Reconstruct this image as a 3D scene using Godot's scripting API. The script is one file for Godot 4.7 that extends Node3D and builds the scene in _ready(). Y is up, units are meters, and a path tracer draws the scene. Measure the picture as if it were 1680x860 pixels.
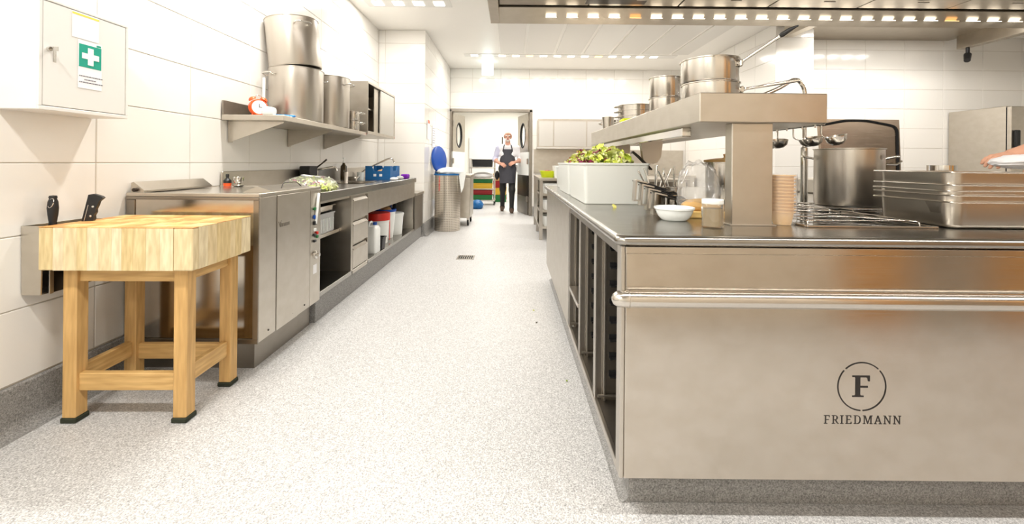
extends Node3D
# Professional kitchen: tiled aisle with a wall counter on the left, a steel cooking island on the right and a ventilated ceiling above.
# Metres, y up. The camera stands at x = 0, z = 0 and looks along -z; V(x, y, d) is a point d metres ahead of it.

const EYE := 1.12          # camera height
const FOCAL := 695.0       # focal length in pixels of the 1680 x 860 frame
const CEIL := 3.1
const WX := -2.02          # face of the left wall

func V(x: float, y: float, d: float) -> Vector3:
	return Vector3(x, y, -d)

# ------------------------------------------------------------------ mesh building
class MB:
	var v := PackedVector3Array()
	var n := PackedVector3Array()
	var u := PackedVector2Array()
	var c := PackedColorArray()
	var colored := false
	var col := Color.WHITE

	func tri(a: Vector3, b: Vector3, d: Vector3, na: Vector3, nb: Vector3, nd: Vector3, ua := Vector2.ZERO, ub := Vector2.ZERO, ud := Vector2.ZERO) -> void:
		var f := (b - a).cross(d - a)
		if f.length_squared() < 1e-16:
			return
		if f.dot(na + nb + nd) > 0.0:
			v.append(a); v.append(d); v.append(b)
			n.append(na); n.append(nd); n.append(nb)
			u.append(ua); u.append(ud); u.append(ub)
		else:
			v.append(a); v.append(b); v.append(d)
			n.append(na); n.append(nb); n.append(nd)
			u.append(ua); u.append(ub); u.append(ud)
		if colored:
			c.append(col); c.append(col); c.append(col)

	func quad(a: Vector3, b: Vector3, d: Vector3, e: Vector3, nn: Vector3) -> void:
		tri(a, b, d, nn, nn, nn, Vector2(0, 0), Vector2(1, 0), Vector2(1, 1))
		tri(a, d, e, nn, nn, nn, Vector2(0, 0), Vector2(1, 1), Vector2(0, 1))

	# chamfered box
	func box(at: Vector3, size: Vector3, bevel := 0.002, xf := Transform3D()) -> void:
		var h := size * 0.5
		var b := minf(bevel, minf(h.x, minf(h.y, h.z)) * 0.9)
		var P := func(s: Vector3, inset: Vector3) -> Vector3:
			return xf * (at + Vector3(s.x * (h.x - b * inset.x), s.y * (h.y - b * inset.y), s.z * (h.z - b * inset.z)))
		for ax in 3:
			var i := (ax + 1) % 3
			var j := (ax + 2) % 3
			for sg in [-1.0, 1.0]:
				var nn := Vector3.ZERO
				nn[ax] = sg
				var ins := Vector3.ONE
				ins[ax] = 0.0
				var pts: Array[Vector3] = []
				for q in [[-1.0, -1.0], [1.0, -1.0], [1.0, 1.0], [-1.0, 1.0]]:
					var s := Vector3.ZERO
					s[ax] = sg; s[i] = q[0]; s[j] = q[1]
					pts.append(P.call(s, ins))
				quad(pts[0], pts[1], pts[2], pts[3], (xf.basis * nn).normalized())
		if b <= 0.0001:
			return
		for ax in 3:
			var i := (ax + 1) % 3
			var j := (ax + 2) % 3
			for si in [-1.0, 1.0]:
				for sj in [-1.0, 1.0]:
					var nn := Vector3.ZERO
					nn[i] = si; nn[j] = sj
					var ia := Vector3.ONE
					ia[i] = 0.0
					var ib := Vector3.ONE
					ib[j] = 0.0
					var s0 := Vector3.ZERO
					s0[i] = si; s0[j] = sj; s0[ax] = -1.0
					var s1 := s0
					s1[ax] = 1.0
					quad(P.call(s0, ia), P.call(s1, ia), P.call(s1, ib), P.call(s0, ib), (xf.basis * nn).normalized())
		for sx in [-1.0, 1.0]:
			for sy in [-1.0, 1.0]:
				for sz in [-1.0, 1.0]:
					var s := Vector3(sx, sy, sz)
					var nn := (xf.basis * s).normalized()
					tri(P.call(s, Vector3(0, 1, 1)), P.call(s, Vector3(1, 0, 1)), P.call(s, Vector3(1, 1, 0)), nn, nn, nn)

	# box given by its two corners in (x, y, distance) form
	func span(x0: float, x1: float, y0: float, y1: float, d0: float, d1: float, bevel := 0.002) -> void:
		box(Vector3((x0 + x1) / 2, (y0 + y1) / 2, -(d0 + d1) / 2), Vector3(absf(x1 - x0), absf(y1 - y0), absf(d1 - d0)), bevel)

	# skin over rings of equal count; a ring runs so that (along x around) points outwards
	func loft(rings: Array, cap0 := true, cap1 := true, closed := true, sharp := 0.75) -> void:
		var m: int = rings[0].size()
		var k := rings.size()
		var sn := []
		var vv := 0.0
		for i in k - 1:
			var row := PackedVector3Array()
			for j in m:
				var r0: PackedVector3Array = rings[i]
				var r1: PackedVector3Array = rings[i + 1]
				var a := (j + 1) % m if closed else mini(j + 1, m - 1)
				var b := (j - 1 + m) % m if closed else maxi(j - 1, 0)
				var t := (r0[a] - r0[b]) + (r1[a] - r1[b])
				var d := r1[j] - r0[j]
				var q := d.cross(t)
				row.append(q.normalized() if q.length_squared() > 1e-18 else Vector3.UP)
			sn.append(row)
		for i in k - 1:
			var r0: PackedVector3Array = rings[i]
			var r1: PackedVector3Array = rings[i + 1]
			var seg := (r1[0] - r0[0]).length()
			for j in (m if closed else m - 1):
				var jn := (j + 1) % m
				var nn := []
				for q in [[i, j, -1], [i, jn, -1], [i, jn, 1], [i, j, 1]]:
					var here: Vector3 = sn[q[0]][q[1]]
					var o: int = q[0] + q[2]
					if o >= 0 and o < k - 1:
						var other: Vector3 = sn[o][q[1]]
						if here.dot(other) > sharp:
							here = (here + other).normalized()
					nn.append(here)
				var u0 := float(j) / m
				var u1 := float(j + 1) / m
				tri(r0[j], r0[jn], r1[jn], nn[0], nn[1], nn[2], Vector2(u0, vv), Vector2(u1, vv), Vector2(u1, vv + seg))
				tri(r0[j], r1[jn], r1[j], nn[0], nn[2], nn[3], Vector2(u0, vv), Vector2(u1, vv + seg), Vector2(u0, vv + seg))
			vv += seg
		if cap0:
			_cap(rings[0], rings[0], rings[1])
		if cap1:
			_cap(rings[k - 1], rings[k - 1], rings[k - 2])

	func _cap(r: PackedVector3Array, _o: PackedVector3Array, inner: PackedVector3Array) -> void:
		var mid := Vector3.ZERO
		var im := Vector3.ZERO
		for p in r: mid += p
		for p in inner: im += p
		mid /= r.size(); im /= inner.size()
		var nn := Vector3.ZERO
		for j in r.size():
			nn += (r[j] - mid).cross(r[(j + 1) % r.size()] - mid)
		nn = nn.normalized()
		if nn.dot(mid - im) < 0.0: nn = -nn
		for j in r.size():
			tri(mid, r[j], r[(j + 1) % r.size()], nn, nn, nn)

	# turned shape: profile of (radius, height), walked so that its outside lies to the right
	func lathe(profile: Array, seg := 24, xf := Transform3D(), sharp := 0.75) -> void:
		var rings := []
		for p in profile:
			var r := PackedVector3Array()
			for j in seg:
				var a := TAU * j / seg
				r.append(xf * Vector3(maxf(p[0], 1e-5) * cos(a), p[1], maxf(p[0], 1e-5) * sin(a)))
			rings.append(r)
		loft(rings, false, false, true, sharp)

	# round bar along a path
	func tube(path: Array, radius: Variant, seg := 8, closed_path := false, flat := 1.0) -> void:
		var rings := []
		var k := path.size()
		var nn := Vector3.ZERO
		for i in k:
			var a: Vector3 = path[(i - 1 + k) % k] if closed_path else path[maxi(i - 1, 0)]
			var b: Vector3 = path[(i + 1) % k] if closed_path else path[mini(i + 1, k - 1)]
			var d := (b - a).normalized()
			if nn == Vector3.ZERO:
				nn = d.cross(Vector3.UP if absf(d.y) < 0.9 else Vector3.RIGHT).normalized()
			nn = (nn - d * nn.dot(d)).normalized()
			var bb := nn.cross(d)
			var rr: float = radius[i] if radius is Array else radius
			var ring := PackedVector3Array()
			for j in seg:
				var t := TAU * j / seg
				ring.append(path[i] + nn * cos(t) * rr + bb * sin(t) * rr * flat)
			rings.append(ring)
		if closed_path:
			rings.append(rings[0])
		loft(rings, not closed_path, not closed_path, true, -0.5)

	# outline in xy pushed along z from z0 to z1
	func prism(poly: PackedVector2Array, z0: float, z1: float, xf := Transform3D(), smooth := false) -> void:
		var idx := Geometry2D.triangulate_polygon(poly)
		for s in [[z0, signf(z0 - z1)], [z1, signf(z1 - z0)]]:
			var nn: Vector3 = (xf.basis * Vector3(0, 0, s[1])).normalized()
			for t in range(0, idx.size(), 3):
				var q := []
				for e in 3:
					var p := poly[idx[t + e]]
					q.append(xf * Vector3(p.x, p.y, s[0]))
				tri(q[0], q[1], q[2], nn, nn, nn)
		var area := 0.0
		for i in poly.size():
			area += poly[i].cross(poly[(i + 1) % poly.size()])
		var norms := []
		for i in poly.size():
			var e := poly[(i + 1) % poly.size()] - poly[i]
			var o := Vector2(e.y, -e.x) * signf(area)
			norms.append(o.normalized())
		for i in poly.size():
			var a := poly[i]
			var b := poly[(i + 1) % poly.size()]
			var na: Vector2 = norms[i]
			var nb: Vector2 = norms[i]
			if smooth:
				na = (na + norms[(i - 1 + poly.size()) % poly.size()]).normalized()
				nb = (nb + norms[(i + 1) % poly.size()]).normalized()
			var A := (xf.basis * Vector3(na.x, na.y, 0)).normalized()
			var B := (xf.basis * Vector3(nb.x, nb.y, 0)).normalized()
			var p0 := xf * Vector3(a.x, a.y, z0)
			var p1 := xf * Vector3(b.x, b.y, z0)
			var p2 := xf * Vector3(b.x, b.y, z1)
			var p3 := xf * Vector3(a.x, a.y, z1)
			tri(p0, p1, p2, A, B, B)
			tri(p0, p2, p3, A, B, A)

	func mesh() -> ArrayMesh:
		var arr := []
		arr.resize(Mesh.ARRAY_MAX)
		arr[Mesh.ARRAY_VERTEX] = v
		arr[Mesh.ARRAY_NORMAL] = n
		arr[Mesh.ARRAY_TEX_UV] = u
		if colored:
			arr[Mesh.ARRAY_COLOR] = c
		var m := ArrayMesh.new()
		m.add_surface_from_arrays(Mesh.PRIMITIVE_TRIANGLES, arr)
		return m

# rounded rectangle ring at height y: half sizes, corner radius
func rrect(hx: float, hz: float, r: float, y: float, seg := 4, at := Vector3.ZERO) -> PackedVector3Array:
	var out := PackedVector3Array()
	r = minf(r, minf(hx, hz))
	for q in 4:
		var cx := (hx - r) * (1.0 if q == 0 or q == 3 else -1.0)
		var cz := (hz - r) * (1.0 if q < 2 else -1.0)
		for i in seg + 1:
			var a := PI / 2 * (q + float(i) / seg)
			out.append(at + Vector3(cx + r * cos(a), y, cz + r * sin(a)))
	return out

func arc(center: Vector3, ax: Vector3, ay: Vector3, r: float, a0: float, a1: float, k: int) -> Array:
	var out := []
	for i in k + 1:
		var a := lerpf(a0, a1, float(i) / k)
		out.append(center + ax * cos(a) * r + ay * sin(a) * r)
	return out

# a path whose corners are rounded
func bend(points: Array, r: float, k := 4) -> Array:
	var out := [points[0]]
	for i in range(1, points.size() - 1):
		var p: Vector3 = points[i]
		var a: Vector3 = (points[i - 1] - p)
		var b: Vector3 = (points[i + 1] - p)
		var ra := minf(r, a.length() * 0.49)
		var rb := minf(r, b.length() * 0.49)
		var pa := p + a.normalized() * ra
		var pb := p + b.normalized() * rb
		for j in k + 1:
			var t := float(j) / k
			out.append(pa.lerp(p, t).lerp(p.lerp(pb, t), t))
	out.append(points[-1])
	return out

# ------------------------------------------------------------------ scene tree helpers
var used := {}

func numbered(called: String) -> String:
	var k: int = used.get(called, 0)
	used[called] = k + 1
	return called if k == 0 else "%s_%03d" % [called, k]

func tag(o: Node3D, label: String, category: String, group := "", kind := "") -> Node3D:
	if label: o.set_meta("label", label)
	if category: o.set_meta("category", category)
	if group: o.set_meta("group", group)
	if kind: o.set_meta("kind", kind)
	return o

func thing(called: String, label: String, category: String, at := Vector3.ZERO, group := "", turn := 0.0) -> Node3D:
	var o := Node3D.new()
	o.name = numbered(called)
	add_child(o)
	o.position = at
	o.rotation.y = turn
	return tag(o, label, category, group)

func part(parent: Node3D, called: String, mb: MB, mat: Material, label := "") -> MeshInstance3D:
	return inst(parent, called, mb.mesh(), mat, label)

func inst(parent: Node3D, called: String, m: Mesh, mat: Material, label := "") -> MeshInstance3D:
	var o := MeshInstance3D.new()
	o.name = called
	o.mesh = m
	o.material_override = mat
	parent.add_child(o, true)
	if label: o.set_meta("label", label)
	return o

func solo(called: String, mb: MB, mat: Material, label: String, category: String, at := Vector3.ZERO, group := "") -> MeshInstance3D:
	var o := MeshInstance3D.new()
	o.name = numbered(called)
	o.mesh = mb.mesh()
	o.material_override = mat
	add_child(o)
	o.position = at
	tag(o, label, category, group)
	return o

func struct(called: String, mb: MB, mat: Material) -> MeshInstance3D:
	var o := MeshInstance3D.new()
	o.name = numbered(called)
	if mb: o.mesh = mb.mesh()
	o.material_override = mat
	add_child(o)
	o.set_meta("kind", "structure")
	return o

func copy(o: Node3D, label: String, at: Vector3, turn := 0.0) -> Node3D:
	var r: Node3D = o.duplicate()
	r.name = numbered(String(o.name).trim_suffix("_001"))
	add_child(r)
	r.position = at
	r.rotation.y = turn
	r.set_meta("label", label)
	return r

# ------------------------------------------------------------------ materials
var M := {}

func mat(called: String, color: Color, rough: float, metal := 0.0, spec := 0.5) -> StandardMaterial3D:
	var m := StandardMaterial3D.new()
	m.resource_name = called
	m.albedo_color = color
	m.roughness = rough
	m.metallic = metal
	m.metallic_specular = spec
	M[called] = m
	return m

func grain_image(w: int, h: int, fx: float, fy: float, lo: Color, hi: Color, sd: int, octaves := 4, power := 1.0) -> ImageTexture:
	var nz := FastNoiseLite.new()
	nz.seed = sd
	nz.noise_type = FastNoiseLite.TYPE_SIMPLEX
	nz.frequency = 1.0
	nz.fractal_octaves = octaves
	var data := PackedByteArray()
	data.resize(w * h * 3)
	var k := 0
	for y in h:
		for x in w:
			# blend across the borders so that the pattern repeats
			var bx := clampf((x - w * 0.75) / (w * 0.25), 0.0, 1.0)
			var by := clampf((y - h * 0.75) / (h * 0.25), 0.0, 1.0)
			var t := nz.get_noise_2d(x * fx, y * fy)
			if bx > 0.0: t = lerpf(t, nz.get_noise_2d((x - w) * fx, y * fy), bx)
			if by > 0.0:
				var t2 := nz.get_noise_2d(x * fx, (y - h) * fy)
				if bx > 0.0: t2 = lerpf(t2, nz.get_noise_2d((x - w) * fx, (y - h) * fy), bx)
				t = lerpf(t, t2, by)
			t = pow(clampf(t * 0.8 + 0.5, 0.0, 1.0), power)
			var c := lo.lerp(hi, t)
			data[k] = int(c.r * 255.0); data[k + 1] = int(c.g * 255.0); data[k + 2] = int(c.b * 255.0)
			k += 3
	return ImageTexture.create_from_image(Image.create_from_data(w, h, false, Image.FORMAT_RGB8, data))

func speckle_image(size: int, sd: int, base: float, amp: float, warm: float) -> ImageTexture:
	var r := RandomNumberGenerator.new()
	r.seed = sd
	var g := PackedFloat32Array()
	g.resize(size * size)
	for i in size * size:
		var q := r.randf()
		g[i] = -1.0 if q < 0.16 else (-0.35 if q < 0.4 else (0.25 if q < 0.8 else 0.75))
	var data := PackedByteArray()
	data.resize(size * size * 3)
	for y in size:
		for x in size:
			var i := y * size + x
			var s := g[i] * 0.55 + 0.225 * (g[y * size + (x + 1) % size] + g[((y + 1) % size) * size + x])
			var l := clampf(base + amp * s, 0.0, 1.0)
			data[i * 3] = int(l * 255.0)
			data[i * 3 + 1] = int(l * (1.0 - warm * 0.5) * 255.0)
			data[i * 3 + 2] = int(l * (1.0 - warm) * 255.0)
	return ImageTexture.create_from_image(Image.create_from_data(size, size, false, Image.FORMAT_RGB8, data))

func tri_tex(m: StandardMaterial3D, tex: Texture2D, scale: Vector3, world := true) -> void:
	m.albedo_texture = tex
	m.uv1_triplanar = true
	m.uv1_world_triplanar = world
	m.uv1_triplanar_sharpness = 8.0
	m.uv1_scale = scale

func steel(called: String, c: Color, rough: float, tex: Texture2D, smear: Texture2D) -> StandardMaterial3D:
	var m := mat(called, c, rough, 1.0)
	m.uv1_triplanar = true
	m.uv1_world_triplanar = true
	m.uv1_triplanar_sharpness = 8.0
	m.uv1_scale = Vector3(1.1, 1.1, 1.1)
	m.roughness_texture = tex
	m.roughness_texture_channel = BaseMaterial3D.TEXTURE_CHANNEL_RED
	m.albedo_texture = smear
	return m

func make_materials() -> void:
	var t := mat("tile_glaze", Color(0.93, 0.92, 0.90), 0.13)
	t.metallic_specular = 0.5
	mat("grout", Color(0.83, 0.80, 0.75), 0.9)
	mat("wall_plaster", Color(0.92, 0.91, 0.88), 0.8)
	mat("ceiling_paint", Color(0.95, 0.94, 0.92), 0.4)
	mat("ceiling_panel", Color(0.86, 0.85, 0.83), 0.35)
	mat("cream_paint", Color(0.90, 0.85, 0.78), 0.5)
	mat("white_paint", Color(0.89, 0.885, 0.87), 0.35)
	mat("white_plastic", Color(0.93, 0.94, 0.93), 0.4)
	var fl := mat("floor_resin", Color(1, 1, 1), 0.42)
	var sp := speckle_image(720, 11, 0.75, 0.25, 0.006)
	tri_tex(fl, sp, Vector3(0.7, 0.7, 0.7))
	fl.metallic_specular = 0.4
	var fc := mat("cove_shaded", Color(0.74, 0.735, 0.725), 0.55)  # floor speckle tinted darker: shade of upright faces put into the colour
	tri_tex(fc, sp, Vector3(0.7, 0.7, 0.7))
	# steel: the brushing runs along the horizontal
	var brush := grain_image(256, 512, 0.012, 0.6, Color(0.78, 0.78, 0.78), Color(1, 1, 1), 5, 3)
	var brush_v := grain_image(512, 256, 0.6, 0.012, Color(0.78, 0.78, 0.78), Color(1, 1, 1), 6, 3)
	var smear := grain_image(256, 256, 0.022, 0.03, Color(0.972, 0.968, 0.96), Color(1, 1, 1), 8, 4)
	M.brush = brush
	M.smear = smear
	steel("steel", Color(0.80, 0.775, 0.735), 0.36, brush, smear)
	steel("steel_panel", Color(0.80, 0.775, 0.735), 0.36, brush, smear)
	steel("steel_mirror", Color(0.78, 0.75, 0.71), 0.17, brush, smear)
	steel("steel_front", Color(0.80, 0.77, 0.73), 0.20, brush, smear)
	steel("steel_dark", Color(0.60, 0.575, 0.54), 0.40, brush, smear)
	steel("steel_vertical", Color(0.80, 0.775, 0.735), 0.38, brush_v, smear)
	steel("steel_hood", Color(0.71, 0.675, 0.62), 0.40, brush, smear)
	steel("lid_brown_reflection", Color(0.66, 0.59, 0.52), 0.28, brush, smear)  # brown of mirrored surroundings put into the steel colour
	steel("steel_top", Color(0.66, 0.65, 0.63), 0.26, brush, smear)
	mat("chrome", Color(0.86, 0.85, 0.83), 0.09, 1.0)
	mat("steel_smooth", Color(0.83, 0.81, 0.78), 0.20, 1.0)
	mat("steel_satin", Color(0.78, 0.755, 0.72), 0.30, 1.0)
	mat("aluminium", Color(0.85, 0.845, 0.83), 0.35, 1.0)
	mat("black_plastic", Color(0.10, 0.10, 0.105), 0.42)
	mat("black_rubber", Color(0.085, 0.085, 0.09), 0.8)
	mat("dark_green_rubber", Color(0.16, 0.18, 0.12), 0.8)
	mat("dark_steel", Color(0.30, 0.28, 0.26), 0.35, 1.0)
	mat("hob_glass", Color(0.05, 0.05, 0.055), 0.06)
	mat("print_black", Color(0.11, 0.09, 0.085), 0.6)
	mat("print_grey", Color(0.42, 0.42, 0.46), 0.8)
	mat("first_aid_green", Color(0.0, 0.61, 0.52), 0.45)
	mat("yellow_print", Color(0.90, 0.84, 0.33), 0.6)
	mat("paper", Color(0.94, 0.94, 0.95), 0.8)
	mat("blue_plastic", Color(0.02, 0.29, 0.66), 0.35)
	mat("crate_blue", Color(0.02, 0.37, 0.61), 0.45)
	mat("light_blue_plastic", Color(0.20, 0.58, 0.92), 0.35)
	mat("red_plastic", Color(0.82, 0.15, 0.09), 0.4)
	mat("orange_plastic", Color(0.95, 0.36, 0.12), 0.35)
	mat("green_plastic", Color(0.10, 0.45, 0.22), 0.5)
	mat("yellow_plastic", Color(0.87, 0.70, 0.20), 0.5)
	mat("dark_red_plastic", Color(0.58, 0.08, 0.11), 0.5)
	mat("lime_plastic", Color(0.80, 0.86, 0.10), 0.5)
	mat("purple_sponge", Color(0.44, 0.10, 0.62), 0.95)
	mat("cloth_white", Color(0.92, 0.92, 0.93), 0.95)
	mat("cloth_grey", Color(0.70, 0.70, 0.70), 0.95)
	mat("kraft_paper", Color(0.82, 0.66, 0.42), 0.75)
	mat("cardboard", Color(0.78, 0.60, 0.40), 0.85)
	mat("porcelain", Color(0.93, 0.95, 0.95), 0.12)
	mat("spice", Color(0.52, 0.43, 0.26), 0.95)
	mat("amber_glass", Color(0.25, 0.20, 0.10), 0.1)
	mat("door_wood", Color(0.84, 0.62, 0.36), 0.45)
	var ps := mat("translucent_box", Color(0.92, 0.93, 0.915), 0.32)
	ps.backlight_enabled = true
	ps.backlight = Color(0.56, 0.57, 0.56)
	var film := mat("clear_film", Color(0.97, 0.97, 0.97, 0.15), 0.12)
	film.transparency = BaseMaterial3D.TRANSPARENCY_ALPHA
	film.cull_mode = BaseMaterial3D.CULL_DISABLED
	var gl := mat("clear_glass", Color(0.95, 0.97, 0.96, 0.05), 0.03)
	gl.transparency = BaseMaterial3D.TRANSPARENCY_ALPHA
	var led := mat("led_white", Color(1, 0.98, 0.94), 0.4)
	led.emission_enabled = true
	led.emission = Color(1.0, 0.965, 0.90)
	led.emission_energy_multiplier = 5.0
	var ledw := mat("led_warm", Color(1, 0.86, 0.66), 0.4)
	ledw.emission_enabled = true
	ledw.emission = Color(1.0, 0.76, 0.50)
	ledw.emission_energy_multiplier = 2.6
	var exs := mat("exit_sign_glow", Color(0.9, 1.0, 0.98), 0.4)
	exs.emission_enabled = true
	exs.emission = Color(0.88, 1.0, 0.985)
	exs.emission_energy_multiplier = 2.2
	# wood: pale beech, several tones of stave
	var wv := grain_image(128, 256, 0.10, 0.012, Color(0.90, 0.88, 0.84), Color(1, 1, 1), 21, 3)
	var wh := grain_image(256, 128, 0.012, 0.10, Color(0.88, 0.85, 0.80), Color(1, 1, 1), 22, 3)
	var tones := [Color(0.91, 0.83, 0.66), Color(0.93, 0.87, 0.73), Color(0.88, 0.79, 0.59), Color(0.91, 0.84, 0.68), Color(0.94, 0.88, 0.75), Color(0.89, 0.81, 0.62)]
	for i in tones.size():
		var m := mat("stave_%d" % i, tones[i], 0.55)
		tri_tex(m, wv, Vector3(3.0, 2.0, 3.0), true)
	var ends := [Color(0.89, 0.72, 0.45), Color(0.86, 0.64, 0.37), Color(0.91, 0.78, 0.54), Color(0.84, 0.59, 0.34)]
	for i in ends.size():
		var m := mat("end_grain_%d" % i, ends[i], 0.5)
		tri_tex(m, wv, Vector3(6.0, 6.0, 6.0), true)
	var lw := mat("leg_wood", Color(0.84, 0.68, 0.44), 0.5)
	tri_tex(lw, wv, Vector3(3.0, 1.2, 3.0))
	var lh := mat("rail_wood", Color(0.85, 0.70, 0.46), 0.5)
	tri_tex(lh, wh, Vector3(1.2, 3.0, 1.2))
	var pl := mat("oiled_wood", Color(0.93, 0.80, 0.52), 0.5)
	tri_tex(pl, wh, Vector3(2.0, 2.0, 2.0))
	var vc := mat("leaf", Color(1, 1, 1), 0.5)
	vc.vertex_color_use_as_albedo = true
	vc.backlight_enabled = true
	vc.backlight = Color(0.35, 0.38, 0.25)
	var pc := mat("figure", Color(1, 1, 1), 0.75)
	pc.vertex_color_use_as_albedo = true
	# perforated sheet: a fine grid of dark punched holes
	var im := Image.create(64, 64, false, Image.FORMAT_RGB8)
	im.fill(Color(0.95, 0.94, 0.92))
	for cy in 2:
		for cx in 2:
			for y in 64:
				for x in 64:
					var p := Vector2(x - 16 - cx * 32, y - 16 - cy * 32)
					if p.length() < 9.0: im.set_pixel(x, y, Color(0.66, 0.64, 0.61))
	var pf := mat("perforated_steel", Color(0.90, 0.875, 0.84), 0.34, 1.0)
	pf.albedo_texture = ImageTexture.create_from_image(im)
	pf.uv1_scale = Vector3(24, 18, 1)

# ------------------------------------------------------------------ the room
var tile_meshes := {}

func tile_mesh(w: float, h: float) -> ArrayMesh:
	var key := "%.3f_%.3f" % [w, h]
	if not tile_meshes.has(key):
		var mb := MB.new()
		var hx := w / 2
		var hy := h / 2
		var b := 0.0025
		var t := 0.006
		var f := [Vector3(-hx + b, -hy + b, t), Vector3(hx - b, -hy + b, t), Vector3(hx - b, hy - b, t), Vector3(-hx + b, hy - b, t)]
		var e := [Vector3(-hx, -hy, t - b), Vector3(hx, -hy, t - b), Vector3(hx, hy, t - b), Vector3(-hx, hy, t - b)]
		var k := [Vector3(-hx, -hy, 0), Vector3(hx, -hy, 0), Vector3(hx, hy, 0), Vector3(-hx, hy, 0)]
		mb.quad(f[0], f[1], f[2], f[3], Vector3.BACK)
		var side := [Vector3.DOWN, Vector3.RIGHT, Vector3.UP, Vector3.LEFT]
		for i in 4:
			var j := (i + 1) % 4
			mb.quad(f[i], f[j], e[j], e[i], (side[i] + Vector3.BACK).normalized())
			mb.quad(e[i], e[j], k[j], k[i], side[i])
		tile_meshes[key] = mb.mesh()
	return tile_meshes[key]

func cut(r: Rect2, hole: Rect2) -> Array:
	var x := r.intersection(hole)
	if x.size.x <= 0.001 or x.size.y <= 0.001:
		return [r]
	var out := []
	if x.position.y - r.position.y > 0.01: out.append(Rect2(r.position, Vector2(r.size.x, x.position.y - r.position.y)))
	if r.end.y - x.end.y > 0.01: out.append(Rect2(r.position.x, x.end.y, r.size.x, r.end.y - x.end.y))
	if x.position.x - r.position.x > 0.01: out.append(Rect2(r.position.x, x.position.y, x.position.x - r.position.x, x.size.y))
	if r.end.x - x.end.x > 0.01: out.append(Rect2(x.end.x, x.position.y, r.end.x - x.end.x, x.size.y))
	return out

# tiles 0.6 x 0.3 on a wall whose face passes through from (at floor level); along runs to the right seen from the front
func tile_wall(wall: Node3D, from: Vector3, along: Vector3, length: float, phase: float, holes: Array = [], top := CEIL) -> void:
	var face := along.cross(Vector3.UP)
	var basis := Basis(along, Vector3.UP, face)
	var gap := 0.004
	var u := phase - ceilf(phase / 0.6) * 0.6
	while u < length:
		var y := 0.2
		while y < top - 0.02:
			var r := Rect2(maxf(u, 0.0), y, minf(u + 0.6, length) - maxf(u, 0.0), minf(y + 0.3, top) - y)
			if r.size.x > 0.02:
				var rs := [r]
				for h in holes:
					var next := []
					for q in rs: next += cut(q, h)
					rs = next
				for q in rs:
					var w: float = q.size.x - gap
					var hh: float = q.size.y - gap
					if w < 0.012 or hh < 0.012: continue
					var o := inst(wall, "tile", tile_mesh(w, hh), M.tile_glaze)
					o.transform = Transform3D(basis, from + along * (q.position.x + q.size.x / 2) + Vector3.UP * (q.position.y + q.size.y / 2) - face * 0.006)
			y += 0.3
		u += 0.6

# coved skirting along a wall, floor speckle with shade put into its tint
func cove(called: String, from: Vector3, along: Vector3, length: float, h := 0.195, t := 0.012, r := 0.05) -> MeshInstance3D:
	var poly := PackedVector2Array([Vector2(-0.004, 0), Vector2(-0.004, h), Vector2(t * 0.6, h), Vector2(t, h - 0.006)])
	for i in 7:
		var a := PI - PI / 2 * i / 6.0
		poly.append(Vector2(t + r + r * cos(a), r + 0.0005 - r * sin(PI - a)))
	poly.append(Vector2(t + r, 0))
	var face := along.cross(Vector3.UP)
	var mb := MB.new()
	mb.prism(poly, 0.0, length, Transform3D(Basis(face, Vector3.UP, along), from))
	return struct(called, mb, M.cove_shaded)

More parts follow.
